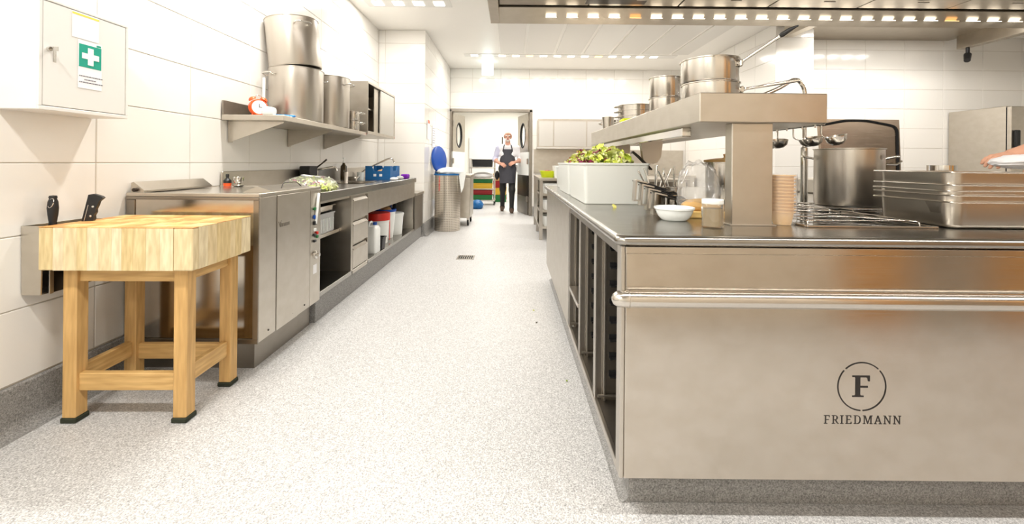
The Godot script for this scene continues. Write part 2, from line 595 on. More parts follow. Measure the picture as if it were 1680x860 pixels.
func build_room() -> void:
	var mb := MB.new()
	mb.span(-2.3, 8.2, -0.12, 0.0, -3.2, 17.2, 0.0)
	struct("floor", mb, M.floor_resin)

	# ceilings
	mb = MB.new()
	mb.span(-2.3, 8.2, CEIL, CEIL + 0.15, -3.2, 17.2, 0.0)
	var ceiling := struct("ceiling", mb, M.ceiling_paint)
	# grey supply-air panels between the two rows of lamps; the white strips are the ceiling between them
	for p in [[-0.22, 0.19], [0.23, 0.72], [0.77, 1.22], [1.76, 2.27], [2.31, 2.80], [2.85, 3.15]]:
		mb = MB.new()
		mb.span(p[0], p[1], CEIL - 0.012, CEIL + 0.01, 5.35, 7.62, 0.003)
		part(ceiling, "panel", mb, M.ceiling_panel, "light grey ceiling panel")
	mb = MB.new()
	mb.span(1.27, 1.71, CEIL - 0.012, CEIL + 0.01, 5.35, 7.62, 0.003)
	part(ceiling, "panel", mb, M.white_paint, "white ceiling panel")

	# walls
	mb = MB.new()
	mb.span(WX - 0.2, WX - 0.006, 0.0, CEIL, -3.1, 6.6, 0.0)
	var w := struct("wall_left", mb, M.grout)
	tile_wall(w, Vector3(WX, 0, 3.0), Vector3.FORWARD, 3.0 + 6.37, 3.0 + 2.058)
	cove("baseboard_left", Vector3(WX, 0, 3.0), Vector3.FORWARD, 9.37)

	mb = MB.new()
	mb.span(WX - 0.1, -1.326, 0.0, CEIL, 6.376, 9.1, 0.0)
	w = struct("wall_alcove", mb, M.grout)
	tile_wall(w, V(WX, 0, 6.37), Vector3.RIGHT, 0.70, 0.70)
	tile_wall(w, V(-1.32, 0, 6.37), Vector3.FORWARD, 2.58, 0.3)
	cove("baseboard_alcove", V(WX, 0, 6.37), Vector3.RIGHT, 0.70)
	cove("baseboard_passage", V(-1.32, 0, 6.37), Vector3.FORWARD, 2.58)

	# back wall with the doorway to the next room
	mb = MB.new()
	mb.span(-1.326, -1.30, 0.0, CEIL, 8.956, 9.1, 0.0)
	mb.span(-1.31, 0.40, 2.2, CEIL, 8.956, 9.1, 0.0)
	mb.span(0.39, 3.8, 0.0, CEIL, 8.956, 9.1, 0.0)
	w = struct("wall_back", mb, M.grout)
	tile_wall(w, V(-1.32, 0, 8.95), Vector3.RIGHT, 4.98, 0.47, [Rect2(0.0, 0.0, 1.715, 2.2)])
	cove("baseboard_back", V(0.44, 0, 8.95), Vector3.RIGHT, 3.2)

	# partition, its end pier and the wall behind the range
	mb = MB.new()
	mb.span(3.666, 4.19, 0.0, CEIL, 5.906, 9.0, 0.0)
	w = struct("wall_partition", mb, M.grout)
	tile_wall(w, V(3.66, 0, 8.95), Vector3.BACK, 3.05, 2.55)
	tile_wall(w, V(3.66, 0, 5.90), Vector3.RIGHT, 0.53, 0.53)
	tile_wall(w, V(4.19, 0, 5.90), Vector3.FORWARD, 0.60, 0.60)
	mb = MB.new()
	mb.span(4.19, 8.1, 0.0, CEIL, 6.506, 6.7, 0.0)
	w = struct("wall_range", mb, M.grout)
	tile_wall(w, V(4.19, 0, 6.50), Vector3.RIGHT, 3.81, 0.62)

	mb = MB.new()
	mb.span(8.0, 8.2, 0.0, CEIL, -3.1, 6.7, 0.0)
	struct("wall_right", mb, M.wall_plaster)
	mb = MB.new()
	mb.span(-2.2, 8.2, 0.0, CEIL, -3.2, -3.0, 0.0)
	struct("wall_rear", mb, M.wall_plaster)
	mb = MB.new()
	mb.span(4.3, 5.3, 0.0, 2.1, -3.0, -2.96, 0.003)
	var dr := struct("door_3", mb, M.door_wood)
	mb = MB.new()
	mb.tube(bend([V(4.42, 1.05, -2.96), V(4.42, 1.05, -2.90), V(4.55, 1.05, -2.90)], 0.02), 0.01)
	part(dr, "door_handle", mb, M.steel_satin)

	# unseen cupboards added behind the viewer to colour reflections in island front and pans
	var cupboards := [[0.75, 1.50, M.cream_paint, "cream tall cupboard added behind the viewer for reflections, first from the aisle"], [1.51, 2.27, M.cream_paint, "cream tall cupboard added behind the viewer for reflections, beside the narrow wooden one"], [2.28, 2.74, M.door_wood, "narrow wooden tall cupboard added behind the viewer for reflections"], [2.75, 3.30, M.steel, "steel tall cupboard added behind the viewer for reflections"], [3.31, 4.60, M.door_wood, "wide wooden tall cupboard added behind the viewer for reflections"]]
	for q in cupboards:
		var cb := thing("added_cupboard", q[3], "cupboard", V((q[0] + q[1]) / 2, 0, -0.62), "cupboards added behind the viewer for reflections")
		var cw: float = q[1] - q[0]
		mb = MB.new()
		mb.box(Vector3(0, 1.05, 0), Vector3(cw, 2.1, 0.56), 0.004)
		part(cb, "body", mb, q[2])
		mb = MB.new()
		mb.box(Vector3(0, 1.07, -0.292), Vector3(cw - 0.01, 2.0, 0.022), 0.003)
		var cd := part(cb, "door", mb, q[2])
		mb = MB.new()
		mb.tube(bend([Vector3(-cw / 2 + 0.06, 0.95, -0.303), Vector3(-cw / 2 + 0.06, 0.95, -0.335), Vector3(-cw / 2 + 0.06, 1.15, -0.335), Vector3(-cw / 2 + 0.06, 1.15, -0.303)], 0.015), 0.006, 7)
		part(cd, "handle", mb, M.steel_satin)

	# the bright room behind the door
	mb = MB.new()
	mb.span(-2.9, -2.7, 0.0, CEIL, 9.1, 16.2, 0.0)
	struct("wall_storeroom_left", mb, M.wall_plaster)
	mb = MB.new()
	mb.span(2.4, 2.6, 0.0, CEIL, 9.1, 16.2, 0.0)
	struct("wall_storeroom_right", mb, M.wall_plaster)
	mb = MB.new()
	mb.span(-2.9, 2.6, 0.0, CEIL, 16.0, 16.2, 0.0)
	w = struct("wall_storeroom_back", mb, M.wall_plaster)
	# far opening with a recessed corner, seen above and beside the walker
	mb = MB.new()
	mb.span(-1.62, -0.95, 0.0, 2.05, 15.94, 16.0, 0.004)
	part(w, "far_door", mb, M.white_paint)
	mb = MB.new()
	mb.span(-2.8, -1.32, 0.0, CEIL, 9.06, 9.1, 0.0)
	mb.span(0.4, 2.5, 0.0, CEIL, 9.10, 9.14, 0.0)
	struct("wall_storeroom_front", mb, M.wall_plaster)

	# door frame and the two swing leaves
	mb = MB.new()
	mb.span(-1.345, -1.285, 0.0, 2.23, 8.93, 9.12, 0.003)
	mb.span(0.362, 0.422, 0.0, 2.23, 8.93, 9.12, 0.003)
	mb.span(-1.345, 0.422, 2.19, 2.25, 8.93, 9.12, 0.003)
	var frame := struct("trim_1", mb, M.steel_dark)
	frame.set_meta("label", "steel door frame")
	swing_leaf("door_1", -1.28, 1.0, 78.0)
	swing_leaf("door_2", 0.355, -1.0, 75.0)

# a steel swing door leaf with an oval porthole, hinged at x and opened away from the kitchen
func swing_leaf(called: String, x: float, side: float, angle: float) -> void:
	var lw := 0.80
	var root := Node3D.new()
	root.name = called
	add_child(root)
	root.set_meta("kind", "structure")
	root.position = V(x, 0.0, 9.02)
	root.rotation.y = deg_to_rad(angle) * side
	var o := PackedVector2Array()
	# leaf outline with the porthole cut out, as two halves
	for half in 2:
		var poly := PackedVector2Array()
		var cy := 1.72
		if half == 0:
			poly.append_array([Vector2(0, cy), Vector2(0, 1.35), Vector2(lw, 1.35), Vector2(lw, cy)])
			for i in 13:
				var a := -PI * i / 12.0
				poly.append(Vector2(lw / 2 + 0.19 * cos(a), cy + 0.26 * sin(a)))
		else:
			poly.append_array([Vector2(lw, cy), Vector2(lw, 2.18), Vector2(0, 2.18), Vector2(0, cy)])
			for i in 13:
				var a := PI - PI * i / 12.0
				poly.append(Vector2(lw / 2 + 0.19 * cos(a), cy + 0.26 * sin(a)))
		var mb := MB.new()
		mb.prism(poly, -0.02, 0.02, Transform3D(Basis(Vector3(side, 0, 0), Vector3.UP, Vector3.BACK), Vector3.ZERO))
		part(root, "leaf_panel", mb, M.steel)
	o.clear()
	var ring := []
	for i in 24:
		var a := TAU * i / 24.0
		ring.append(Vector3(side * (lw / 2 + 0.195 * cos(a)), 1.72 + 0.265 * sin(a), 0.0))
	var mb2 := MB.new()
	mb2.tube(ring, 0.028, 8, true)
	part(root, "porthole_gasket", mb2, M.black_rubber)
	mb2 = MB.new()
	var disc := PackedVector2Array()
	for i in 24:
		disc.append(Vector2(lw / 2 + 0.19 * cos(TAU * i / 24.0), 1.72 + 0.26 * sin(TAU * i / 24.0)))
	mb2.prism(disc, -0.003, 0.003, Transform3D(Basis(Vector3(side, 0, 0), Vector3.UP, Vector3.BACK), Vector3.ZERO))
	part(root, "porthole_pane", mb2, M.clear_glass)
	mb2 = MB.new()
	mb2.box(Vector3(side * lw / 2, 1.10, 0), Vector3(lw, 0.5, 0.042), 0.002)
	part(root, "middle_panel", mb2, M.white_plastic)
	mb2 = MB.new()
	mb2.box(Vector3(side * lw / 2, 0.62, 0), Vector3(lw, 0.46, 0.04), 0.002)
	part(root, "lower_panel", mb2, M.dark_steel)
	mb2 = MB.new()
	mb2.box(Vector3(side * lw / 2, 0.20, 0), Vector3(lw, 0.38, 0.044), 0.002)
	part(root, "kick_plate", mb2, M.steel_dark)
	for y in [0.35, 1.15, 1.95]:
		mb2 = MB.new()
		mb2.box(Vector3(side * 0.0, y, 0.03), Vector3(0.04, 0.12, 0.03), 0.004)
		part(root, "hinge", mb2, M.steel_satin)

# ------------------------------------------------------------------ lamps
# one square LED module: a glowing face and an area light of its size just below it; slope tips the face towards +z
func led_module(parent: Node3D, at: Vector3, w: float, l: float, tilt: float, energy: float, warm := false) -> void:
	var xf := Transform3D(Basis(Vector3.RIGHT, tilt), at)
	var mb := MB.new()
	mb.box(Vector3.ZERO, Vector3(w, 0.006, l), 0.001, xf)
	part(parent, "warm_led_panel" if warm else "led_panel", mb, M.led_warm if warm else M.led_white)
	var a := AreaLight3D.new()
	a.name = "led_light"
	a.area_size = Vector2(w, l)
	a.light_energy = energy * (0.25 if warm else 1.0)
	a.light_color = Color(1.0, 0.8, 0.58) if warm else Color(1.0, 0.985, 0.96)
	a.area_normalize_energy = true
	a.area_range = 14.0
	a.area_attenuation = 2.0
	a.shadow_enabled = true
	parent.add_child(a, true)
	# an area light shines along its own -z: turn it to the face's downward side
	a.transform = Transform3D(xf.basis * Basis(Vector3.RIGHT, -PI / 2), xf * Vector3(0, -0.006, 0))

const E_HOOD := 0.5
const E_ROW := 1.5

func build_lamps() -> void:
	# ventilated ceiling over the island: lip, sloping lamp strip, underside panels
	var h := thing("ventilation_ceiling", "large stainless ventilation ceiling with a row of square lamps above the island", "ventilation hood", V(3.5, 2.85, 5.25))
	var o := h.position
	var x0 := -0.28
	var x1 := 7.9
	var mb := MB.new()
	# far lip: sloping lamp strip from the low far edge up towards the viewer
	var prof := PackedVector2Array([Vector2(5.262, 2.85), Vector2(5.25, 2.845), Vector2(5.238, 2.85), Vector2(4.97, 2.945), Vector2(4.97, 2.965), Vector2(5.262, 3.10)])
	mb.prism(prof, x0, x1, Transform3D(Basis(Vector3(0, 0, -1), Vector3.UP, Vector3.RIGHT), -o))
	part(h, "lamp_strip", mb, M.steel_hood)
	mb = MB.new()
	mb.span(x0, x0 + 0.11, 2.85, 3.1, -2.9, 5.262, 0.004)
	part(h, "side_lip", mb, M.steel_hood).position = -o
	# underside panels with dark gaps between
	var px := x0 + 0.11
	var k := 0
	while px < x1 - 0.1:
		var pw := minf(1.04, x1 - px)
		for seg in [[-2.9, 0.10], [0.60, 2.3], [2.32, 4.92]]:
			mb = MB.new()
			mb.span(px + 0.008, px + pw - 0.008, 2.955, 2.975, seg[0], seg[1], 0.003)
			part(h, "underside_panel", mb, M.steel_hood).position = -o
		mb = MB.new()
		mb.tube([V(px + 0.5, 2.94, 4.70), V(px + 0.62, 2.94, 4.70)], 0.008, 6)
		part(h, "filter_handle", mb, M.steel_satin).position = -o
		px += pw
		k += 1
	mb = MB.new()
	mb.span(0.82, 1.5, 2.948, 2.956, 4.5, 4.86, 0.002)
	part(h, "filter_grille", mb, M.dark_steel).position = -o
	mb = MB.new()
	mb.span(x0, x1, 3.05, 3.09, -2.9, 5.2, 0.0)
	part(h, "upper_tray", mb, M.dark_steel).position = -o
	# lamps along the far strip
	var tilt := -atan2(0.095, 0.268)
	for i in 24:
		var x := 0.455 + 0.2545 * i
		var e := 0.42 
		led_module(h, V(x, lerpf(2.85, 2.945, e) - 0.004, lerpf(5.238, 4.97, e)) - o, 0.128, 0.085, -tilt, E_HOOD, i == 4 or i == 19)
	# second strip over the near side of the island, above the viewer
	mb = MB.new()
	mb.span(x0 + 0.11, x1, 2.94, 2.97, 0.12, 0.58, 0.003)
	part(h, "lamp_strip", mb, M.steel_hood).position = -o
	for i in 24:
		led_module(h, V(0.1 + 0.2545 * i, 2.936, 0.35) - o, 0.128, 0.085, 0.0, E_HOOD)

	# extraction bay over the range: underside and its two lips
	h = thing("extraction_bay", "stainless extraction bay with drop lips against the tiled wall of the range", "ventilation hood", V(5.1, 2.85, 5.9))
	o = h.position
	mb = MB.new()
	mb.span(3.67, 6.67, 3.05, 3.08, 5.27, 5.89, 0.003)
	mb.span(4.20, 6.67, 3.05, 3.08, 5.89, 6.49, 0.003)
	part(h, "underside", mb, M.steel_hood).position = -o
	mb = MB.new()
	mb.span(3.67, 3.79, 2.855, 3.1, 5.27, 5.74, 0.004)
	part(h, "side_lip", mb, M.steel_hood).position = -o
	mb = MB.new()
	mb.span(6.55, 6.67, 2.855, 3.1, 5.27, 6.26, 0.004)
	part(h, "side_lip", mb, M.steel_hood).position = -o

	for i in 8:  # unseen lamp row added behind the lip to brighten the range wall
		led_module(h, V(4.35 + 0.2545 * i, 3.044, 5.55) - o, 0.128, 0.1, 0.0, 0.42)

	# rows of LED squares set into the white ceiling over the aisle
	var rows := [[0.3, "row of four square lamps in the aisle ceiling, nearest the viewer"], [2.8, "row of four square lamps in the aisle ceiling above the appliance"], [5.28, "row of four square lamps in the white ceiling above the sink"], [-2.0, "row of four square lamps in the aisle ceiling behind the viewer"]]
	for r in rows:
		var t := thing("ceiling_lamp_row", r[1], "ceiling lamp", V(-1.31, CEIL - 0.006, r[0]), "rows of square ceiling lamps")
		mb = MB.new()
		mb.box(Vector3(0, 0.003, 0), Vector3(1.06, 0.006, 0.26), 0.001)
		part(t, "mounting_plate", mb, M.white_paint)
		for i in 4:
			led_module(t, Vector3(-0.38 + 0.254 * i, -0.003, 0), 0.128, 0.13, 0.0, E_ROW * (0.6 if r[0] > 5.0 else 1.0))
	var t2 := thing("ceiling_lamp_row", "long row of small square lamps in the ceiling before the door wall", "ceiling lamp", V(1.05, CEIL - 0.006, 7.82), "rows of square ceiling lamps")
	mb = MB.new()
	mb.box(Vector3(0, 0.003, 0), Vector3(3.9, 0.006, 0.2), 0.001)
	part(t2, "mounting_plate", mb, M.white_paint)
	for i in 14:
		led_module(t2, Vector3(-1.76 + 0.2545 * i, -0.003, 0), 0.128, 0.09, 0.0, E_ROW * 0.55, i % 5 == 4)

	# exit sign box hanging from the ceiling before the door
	var ex := thing("exit_sign", "small glowing white sign box hanging from the ceiling before the doorway", "sign", V(-0.50, 2.84, 8.4))
	mb = MB.new()
	mb.box(Vector3(0, 0.135, 0), Vector3(0.22, 0.25, 0.05), 0.006)
	part(ex, "lit_face", mb, M.exit_sign_glow)
	mb = MB.new()
	mb.tube([Vector3(0, 0.25, 0), Vector3(0, 0.262, 0)], 0.012)
	part(ex, "hanger", mb, M.white_paint)
	var om := OmniLight3D.new()
	om.name = "sign_light"
	om.light_energy = 0.025
	om.light_color = Color(0.86, 0.95, 1.0)
	om.light_size = 0.1
	om.omni_range = 12.0
	om.omni_attenuation = 2.0
	om.shadow_enabled = true
	ex.add_child(om)
	om.position = Vector3(0, 0.135, 0.09)

	# lamps of the room behind the door
	for d in [10.2, 12.4, 14.6]:
		var l := thing("storeroom_lamp", "white panel lamp on the ceiling behind the door, %s" % ("nearest the doorway" if d < 11.0 else ("middle of three" if d < 13.0 else "farthest from the doorway")), "ceiling lamp", V(-0.3, CEIL - 0.05, d), "panel lamps behind the door")
		mb = MB.new()
		mb.box(Vector3(0, 0.025, 0), Vector3(1.6, 0.05, 0.6), 0.004)
		part(l, "lamp_body", mb, M.white_paint)
		mb = MB.new()
		mb.box(Vector3(0, -0.002, 0), Vector3(1.5, 0.008, 0.5), 0.002)
		part(l, "led_panel", mb, M.led_white)
		var a := AreaLight3D.new()
		a.name = "panel_light"
		a.area_size = Vector2(1.5, 0.5)
		a.light_energy = 7.0
		a.light_color = Color(1.0, 0.985, 0.96)
		a.area_normalize_energy = true
		a.area_range = 14.0
		a.area_attenuation = 2.0
		a.shadow_enabled = true
		l.add_child(a)
		a.transform = Transform3D(Basis(Vector3.RIGHT, -PI / 2), Vector3(0, -0.012, 0))

# ------------------------------------------------------------------ far end of the aisle and the next room
func build_back() -> void:
	# floor drain
	var t := thing("floor_drain", "small square steel drain grate in the pale floor", "drain", V(-0.532, 0.0, 4.97))
	var mb := MB.new()
	mb.box(Vector3(0, 0.0012, 0), Vector3(0.196, 0.0022, 0.188), 0.0005)  # black sheet standing for the shade below the bars; floor has no pit
	part(t, "pan", mb, M.black_rubber)
	mb = MB.new()
	for q in [-1, 1]:
		mb.box(Vector3(q * 0.096, 0.004, 0), Vector3(0.008, 0.006, 0.196), 0.001)
		mb.box(Vector3(0, 0.004, q * 0.094), Vector3(0.2, 0.006, 0.008), 0.001)
	part(t, "frame", mb, M.steel_satin)
	for i in 8:
		mb = MB.new()
		mb.box(Vector3(-0.084 + 0.024 * i, 0.0045, 0), Vector3(0.009, 0.005, 0.182), 0.001)
		part(t, "bar", mb, M.steel_satin)

	# perforated bin with open blue lid
	t = thing("waste_bin", "round perforated steel waste bin with an open blue lid", "bin", V(-1.06, 0, 7.0))
	mb = MB.new()
	mb.lathe([[0, 0.0], [0.205, 0.0], [0.21, 0.01], [0.21, 0.90], [0.214, 0.902], [0.214, 0.915], [0.204, 0.916], [0.204, 0.5], [0, 0.5]], 40)
	part(t, "drum", mb, M.perforated_steel)
	for y in [0.22, 0.66]:
		mb = MB.new()
		mb.lathe([[0.2105, y], [0.214, y], [0.214, y + 0.012], [0.2105, y + 0.012]], 40)
		part(t, "band", mb, M.steel_satin)
	mb = MB.new()
	mb.lathe([[0.2105, 0.905], [0.222, 0.905], [0.222, 0.93], [0.2, 0.932], [0.2, 0.91]], 40)
	part(t, "rim", mb, M.crate_blue)
	mb = MB.new()
	mb.lathe([[0, 0.0], [0.205, 0.0], [0.222, 0.012], [0.222, 0.045], [0.20, 0.05], [0.05, 0.066], [0, 0.068]], 32, Transform3D(Basis(Vector3.UP, -0.35) * Basis(Vector3.BACK, PI / 2 + 0.1), Vector3(-0.125, 1.165, -0.03)))
	part(t, "lid", mb, M.blue_plastic)
	mb = MB.new()
	mb.box(Vector3(-0.19, 0.945, -0.03), Vector3(0.04, 0.05, 0.12), 0.006)
	part(t, "lid_hinge", mb, M.crate_blue)
	mb = MB.new()
	for i in 12:
		var a := deg_to_rad(118.0)
		mb.box(Vector3(cos(a) * 0.211, 0.66 + 0.02 * i, sin(a) * 0.211), Vector3(0.035, 0.010, 0.004), 0.001, Transform3D())
	part(t, "red_marks", mb, M.red_plastic)
	mb = crumpled(Vector3(0.23, 0.075, 0.22), 0.18, 51)
	part(t, "bin_liner", mb, M.white_plastic).position = Vector3(0.03, 0.965, 0)
	mb = MB.new()
	mb.prism(PackedVector2Array([Vector2(0.19, 0.94), Vector2(0.31, 0.96), Vector2(0.27, 0.70), Vector2(0.235, 0.62)]), 0.05, 0.09)
	part(t, "liner_tail", mb, M.white_plastic)

	# steel trolley behind the bin
	t = thing("tray_trolley", "closed steel trolley on casters behind the waste bin", "trolley", V(-0.94, 0, 7.75))
	mb = MB.new()
	mb.box(Vector3(0, 0.50, 0), Vector3(0.42, 0.72, 0.62), 0.006)
	part(t, "body", mb, M.steel)
	mb = MB.new()
	mb.box(Vector3(0, 0.885, 0), Vector3(0.46, 0.04, 0.66), 0.008)
	part(t, "top", mb, M.steel)
	for q in [[-0.17, -0.25], [0.17, -0.25], [-0.17, 0.25], [0.17, 0.25]]:
		mb = MB.new()
		mb.lathe([[0, -0.014], [0.05, -0.014], [0.055, -0.008], [0.055, 0.008], [0.05, 0.014], [0, 0.014]], 18, Transform3D(Basis(Vector3.BACK, PI / 2), Vector3(q[0], 0.055, q[1])))
		var w := part(t, "caster", mb, M.black_rubber)
		mb = MB.new()
		mb.box(Vector3(q[0], 0.10, q[1]), Vector3(0.04, 0.09, 0.05), 0.004)
		part(w, "fork", mb, M.steel_satin)
	# notices on the passage wall
	var n := thing("wall_notice", "small orange topped paper notice on the wall above the bin", "notice", V(-1.3155, 1.62, 6.66))
	mb = MB.new()
	mb.box(Vector3(0.001, 0.0, 0), Vector3(0.002, 0.30, 0.21), 0.0003)
	part(n, "sheet", mb, M.paper)
	mb = MB.new()
	mb.box(Vector3(0.003, 0.13, 0), Vector3(0.002, 0.05, 0.12), 0.0003)
	part(n, "orange_label", mb, M.orange_plastic)
	n = thing("wall_notice", "grey printed paper notice beside the orange one", "notice", V(-1.3155, 1.55, 7.1))
	mb = MB.new()
	mb.box(Vector3(0.001, 0.0, 0), Vector3(0.002, 0.36, 0.26), 0.0003)
	part(n, "sheet", mb, M.paper)
	mb = MB.new()
	for i in 7:
		mb.box(Vector3(0.0025, 0.13 - 0.04 * i, 0), Vector3(0.001, 0.008, 0.18), 0.0002)
	part(n, "print_lines", mb, M.print_grey)

	# second work table behind the island with open shelves of pans
	t = thing("rack_table", "stainless table with open shelves of pans behind the island end", "table", V(1.5, 0, 7.0))
	var o := t.position
	var x0 := 0.40
	var x1 := 2.6
	var d0 := 6.15
	var d1 := 7.75
	mb = MB.new()
	mb.span(x0, x1, 0.86, 0.90, d0, d1, 0.006)
	part(t, "top", mb, M.steel).position = -o
	for p in [[x0 + 0.005, d0 + 0.01], [x0 + 0.005, d1 - 0.05], [x1 - 0.05, d0 + 0.01], [x1 - 0.05, d1 - 0.05], [x0 + 0.005, (d0 + d1) / 2], [x0 + 0.52, d0 + 0.01]]:
		mb = MB.new()
		mb.span(p[0], p[0] + 0.05, 0.0, 0.86, p[1], p[1] + 0.05, 0.004)
		part(t, "leg", mb, M.steel_satin).position = -o
	for y in [0.16, 0.40, 0.64]:
		mb = MB.new()
		mb.span(x0 + 0.01, x1 - 0.01, y, y + 0.03, d0 + 0.015, d1 - 0.015, 0.003)
		part(t, "shelf", mb, M.steel).position = -o
	mb = MB.new()
	mb.span(x0 + 0.06, x1 - 0.02, 0.16, 0.86, d0 + 0.5, d0 + 0.52, 0.001)
	part(t, "inner_back", mb, M.steel_dark).position = -o
	mb = MB.new()
	mb.span(x0 + 0.004, x0 + 0.012, 0.18, 0.86, d0 + 0.55, d1 - 0.06, 0.001)
	part(t, "side_sheet", mb, M.steel_vertical).position = -o
	var names := ["lower", "middle", "upper"]
	for i in 3:
		for k in 2:
			mb = open_box(0.20, 0.14, 0.15, 0.02, 0.004, 0.01)
			solo("white_tub", mb, M.white_plastic, "white tub on the %s shelf of the far table, %s" % [names[i], "near the aisle" if k == 0 else "farther from the aisle"], "tub", V(x0 + 0.27 + 0.48 * k, [0.19, 0.43, 0.67][i], d0 + 0.2), "white tubs in the far table")
	# bowl and boxes on it
	mb = open_box(0.11, 0.13, 0.10, 0.03, 0.004, 0.02)
	solo("lime_tub", mb, M.lime_plastic, "lime yellow tub on the far table behind the island", "tub", V(0.55, 0.90, 6.55))
	mb = crumpled(Vector3(0.09, 0.05, 0.09), 0.2, 61)
	solo("purple_cabbage", mb, M.dark_red_plastic, "dark purple vegetable lying in the lime yellow tub", "vegetable", V(0.55, 0.965, 6.55))
	mb = MB.new()
	mb.loft([rrect(0.16, 0.2, 0.03, 0), rrect(0.17, 0.21, 0.03, 0.18)], true, true)
	solo("white_tub", mb, M.white_plastic, "closed white tub standing on top of the far table", "tub", V(0.80, 0.90, 6.45))
	mb = MB.new()
	mb.lathe([[0, 0], [0.11, 0.0], [0.12, 0.02], [0.12, 0.16], [0.06, 0.185], [0.03, 0.19], [0.03, 0.215], [0, 0.22]], 26)
	solo("black_pot", mb, M.black_plastic, "black lidded pot on the far table behind the salad", "pot", V(1.05, 0.90, 6.9))

	# bright wall cabinet on the back wall, steel splashback below
	t = thing("steel_wall_cabinet", "wide shining steel cabinet with sliding fronts on the wall right of the door", "cabinet", V(1.4, 1.43, 8.75))
	o = t.position
	mb = MB.new()
	mb.span(0.52, 2.2, 1.43, 2.02, 8.60, 8.94, 0.004)
	part(t, "body", mb, M.steel).position = -o
	for q in [[0.545, 0.83], [0.85, 1.50], [1.52, 2.17]]:
		mb = MB.new()
		mb.span(q[0], q[1], 1.46, 1.97, 8.585, 8.601, 0.003)
		part(t, "sliding_front", mb, M.aluminium).position = -o
	mb = MB.new()
	mb.span(0.50, 2.22, 1.41, 1.44, 8.57, 8.94, 0.003)
	part(t, "bottom_rail", mb, M.aluminium).position = -o
	mb = MB.new()
	mb.span(0.46, 3.6, 0.9, 1.41, 8.92, 8.947, 0.002)
	solo("splashback", mb, M.steel_panel, "plain steel splashback sheet below the shining wall cabinet", "splashback")
	t = thing("rear_counter", "stainless counter along the wall right of the door", "counter", V(2.0, 0, 8.6))
	o = t.position
	mb = MB.new()
	mb.span(0.62, 3.6, 0.1, 0.86, 8.35, 8.9, 0.004)
	part(t, "body", mb, M.steel_panel).position = -o
	mb = MB.new()
	mb.span(0.60, 3.62, 0.86, 0.90, 8.32, 8.92, 0.004)
	part(t, "top", mb, M.steel).position = -o
	mb = MB.new()
	mb.span(0.66, 3.6, 0.0, 0.1, 8.42, 8.9, 0.002)
	part(t, "plinth", mb, M.dark_steel).position = -o

	# shelf trolley with coloured crates in the next room
	t = thing("crate_trolley", "wire trolley loaded with coloured crates beyond the open door", "trolley", V(-0.78, 0, 11.3))
	for q in [[-0.32, -0.22], [0.32, -0.22], [-0.32, 0.22], [0.32, 0.22]]:
		mb = MB.new()
		mb.tube([Vector3(q[0], 0.1, q[1]), Vector3(q[0], 1.22, q[1])], 0.013, 8)
		part(t, "post", mb, M.steel_satin)
		mb = MB.new()
		mb.lathe([[0, -0.014], [0.045, -0.014], [0.05, -0.008], [0.05, 0.008], [0.045, 0.014], [0, 0.014]], 16, Transform3D(Basis(Vector3.BACK, PI / 2), Vector3(q[0], 0.05, q[1])))
		part(t, "caster", mb, M.black_rubber)
	for y in [0.12, 0.42, 0.70, 0.98]:
		mb = MB.new()
		mb.box(Vector3(0, y, 0), Vector3(0.68, 0.025, 0.48), 0.004)
		part(t, "shelf", mb, M.steel_satin)
	var cols := [[M.green_plastic, "dark green", 0.135, 0.13], [M.dark_red_plastic, "dark red", 0.27, 0.13], [M.yellow_plastic, "ochre yellow", 0.435, 0.14], [M.green_plastic, "bottle green", 0.575, 0.11], [M.black_plastic, "black", 1.0, 0.20]]
	for c in cols:
		mb = open_box(0.27, 0.19, c[3], 0.02, 0.008, 0.01)
		solo("crate", mb, c[0], "%s crate on the wire trolley beyond the door" % c[1], "crate", t.position + Vector3(0, c[2] if c[2] != 0.27 else 0.267, 0), "crates on the trolley")
	mb = crumpled(Vector3(0.30, 0.09, 0.2), 0.15, 71)
	solo("white_laundry", mb, M.cloth_white, "bundle of white cloths on the wire trolley", "laundry", t.position + Vector3(0, 0.715 + 0.057, 0))
	# second pile of crates
	for i in 4:
		mb = open_box(0.19, 0.19, 0.20, 0.02, 0.008, 0.01)
		solo("stacked_crate", mb, [M.green_plastic, M.yellow_plastic, M.dark_red_plastic, M.cardboard][i], ["green crate at the foot of the pile beside the walker", "yellow crate second in the pile beside the walker", "red crate third in the pile beside the walker", "brown cardboard box topping the pile beside the walker"][i], "crate", V(-0.34, 0.0 + 0.2005 * i, 12.2), "crates piled beside the walker")
	mb = crumpled(Vector3(0.16, 0.14, 0.16), 0.2, 75)
	solo("blue_bag", mb, M.crate_blue, "bright blue bag on the floor before the wire trolley", "bag", V(-0.83, 0.088, 10.25))
	# broom leaning
	var br := thing("broom", "thin broom standing behind the crates in the bright room", "broom", V(-0.30, 0, 12.9))
	mb = MB.new()
	mb.tube([Vector3(0, 0.1, 0), Vector3(0, 1.9, 0)], 0.016, 8)
	part(br, "stick", mb, M.dark_steel)
	mb = MB.new()
	mb.box(Vector3(0, 0.05, 0), Vector3(0.3, 0.1, 0.06), 0.01)
	part(br, "head", mb, M.red_plastic)
	# inner cold room door in the next room on the left
	t = thing("cold_room_door", "steel inner door with a round window standing open in the next room", "door", V(-1.55, 0, 11.2), "", deg_to_rad(-72))
	mb = MB.new()
	mb.box(Vector3(0, 1.05, 0), Vector3(0.9, 2.1, 0.06), 0.006)
	part(t, "leaf", mb, M.steel)
	mb = MB.new()
	mb.lathe([[0, -0.035], [0.17, -0.035], [0.19, -0.04], [0.21, -0.035], [0.21, 0.035], [0.19, 0.04], [0.17, 0.035], [0, 0.035]], 24, Transform3D(Basis(Vector3.RIGHT, PI / 2), Vector3(0, 1.55, 0)))
	part(t, "window_ring", mb, M.black_rubber)

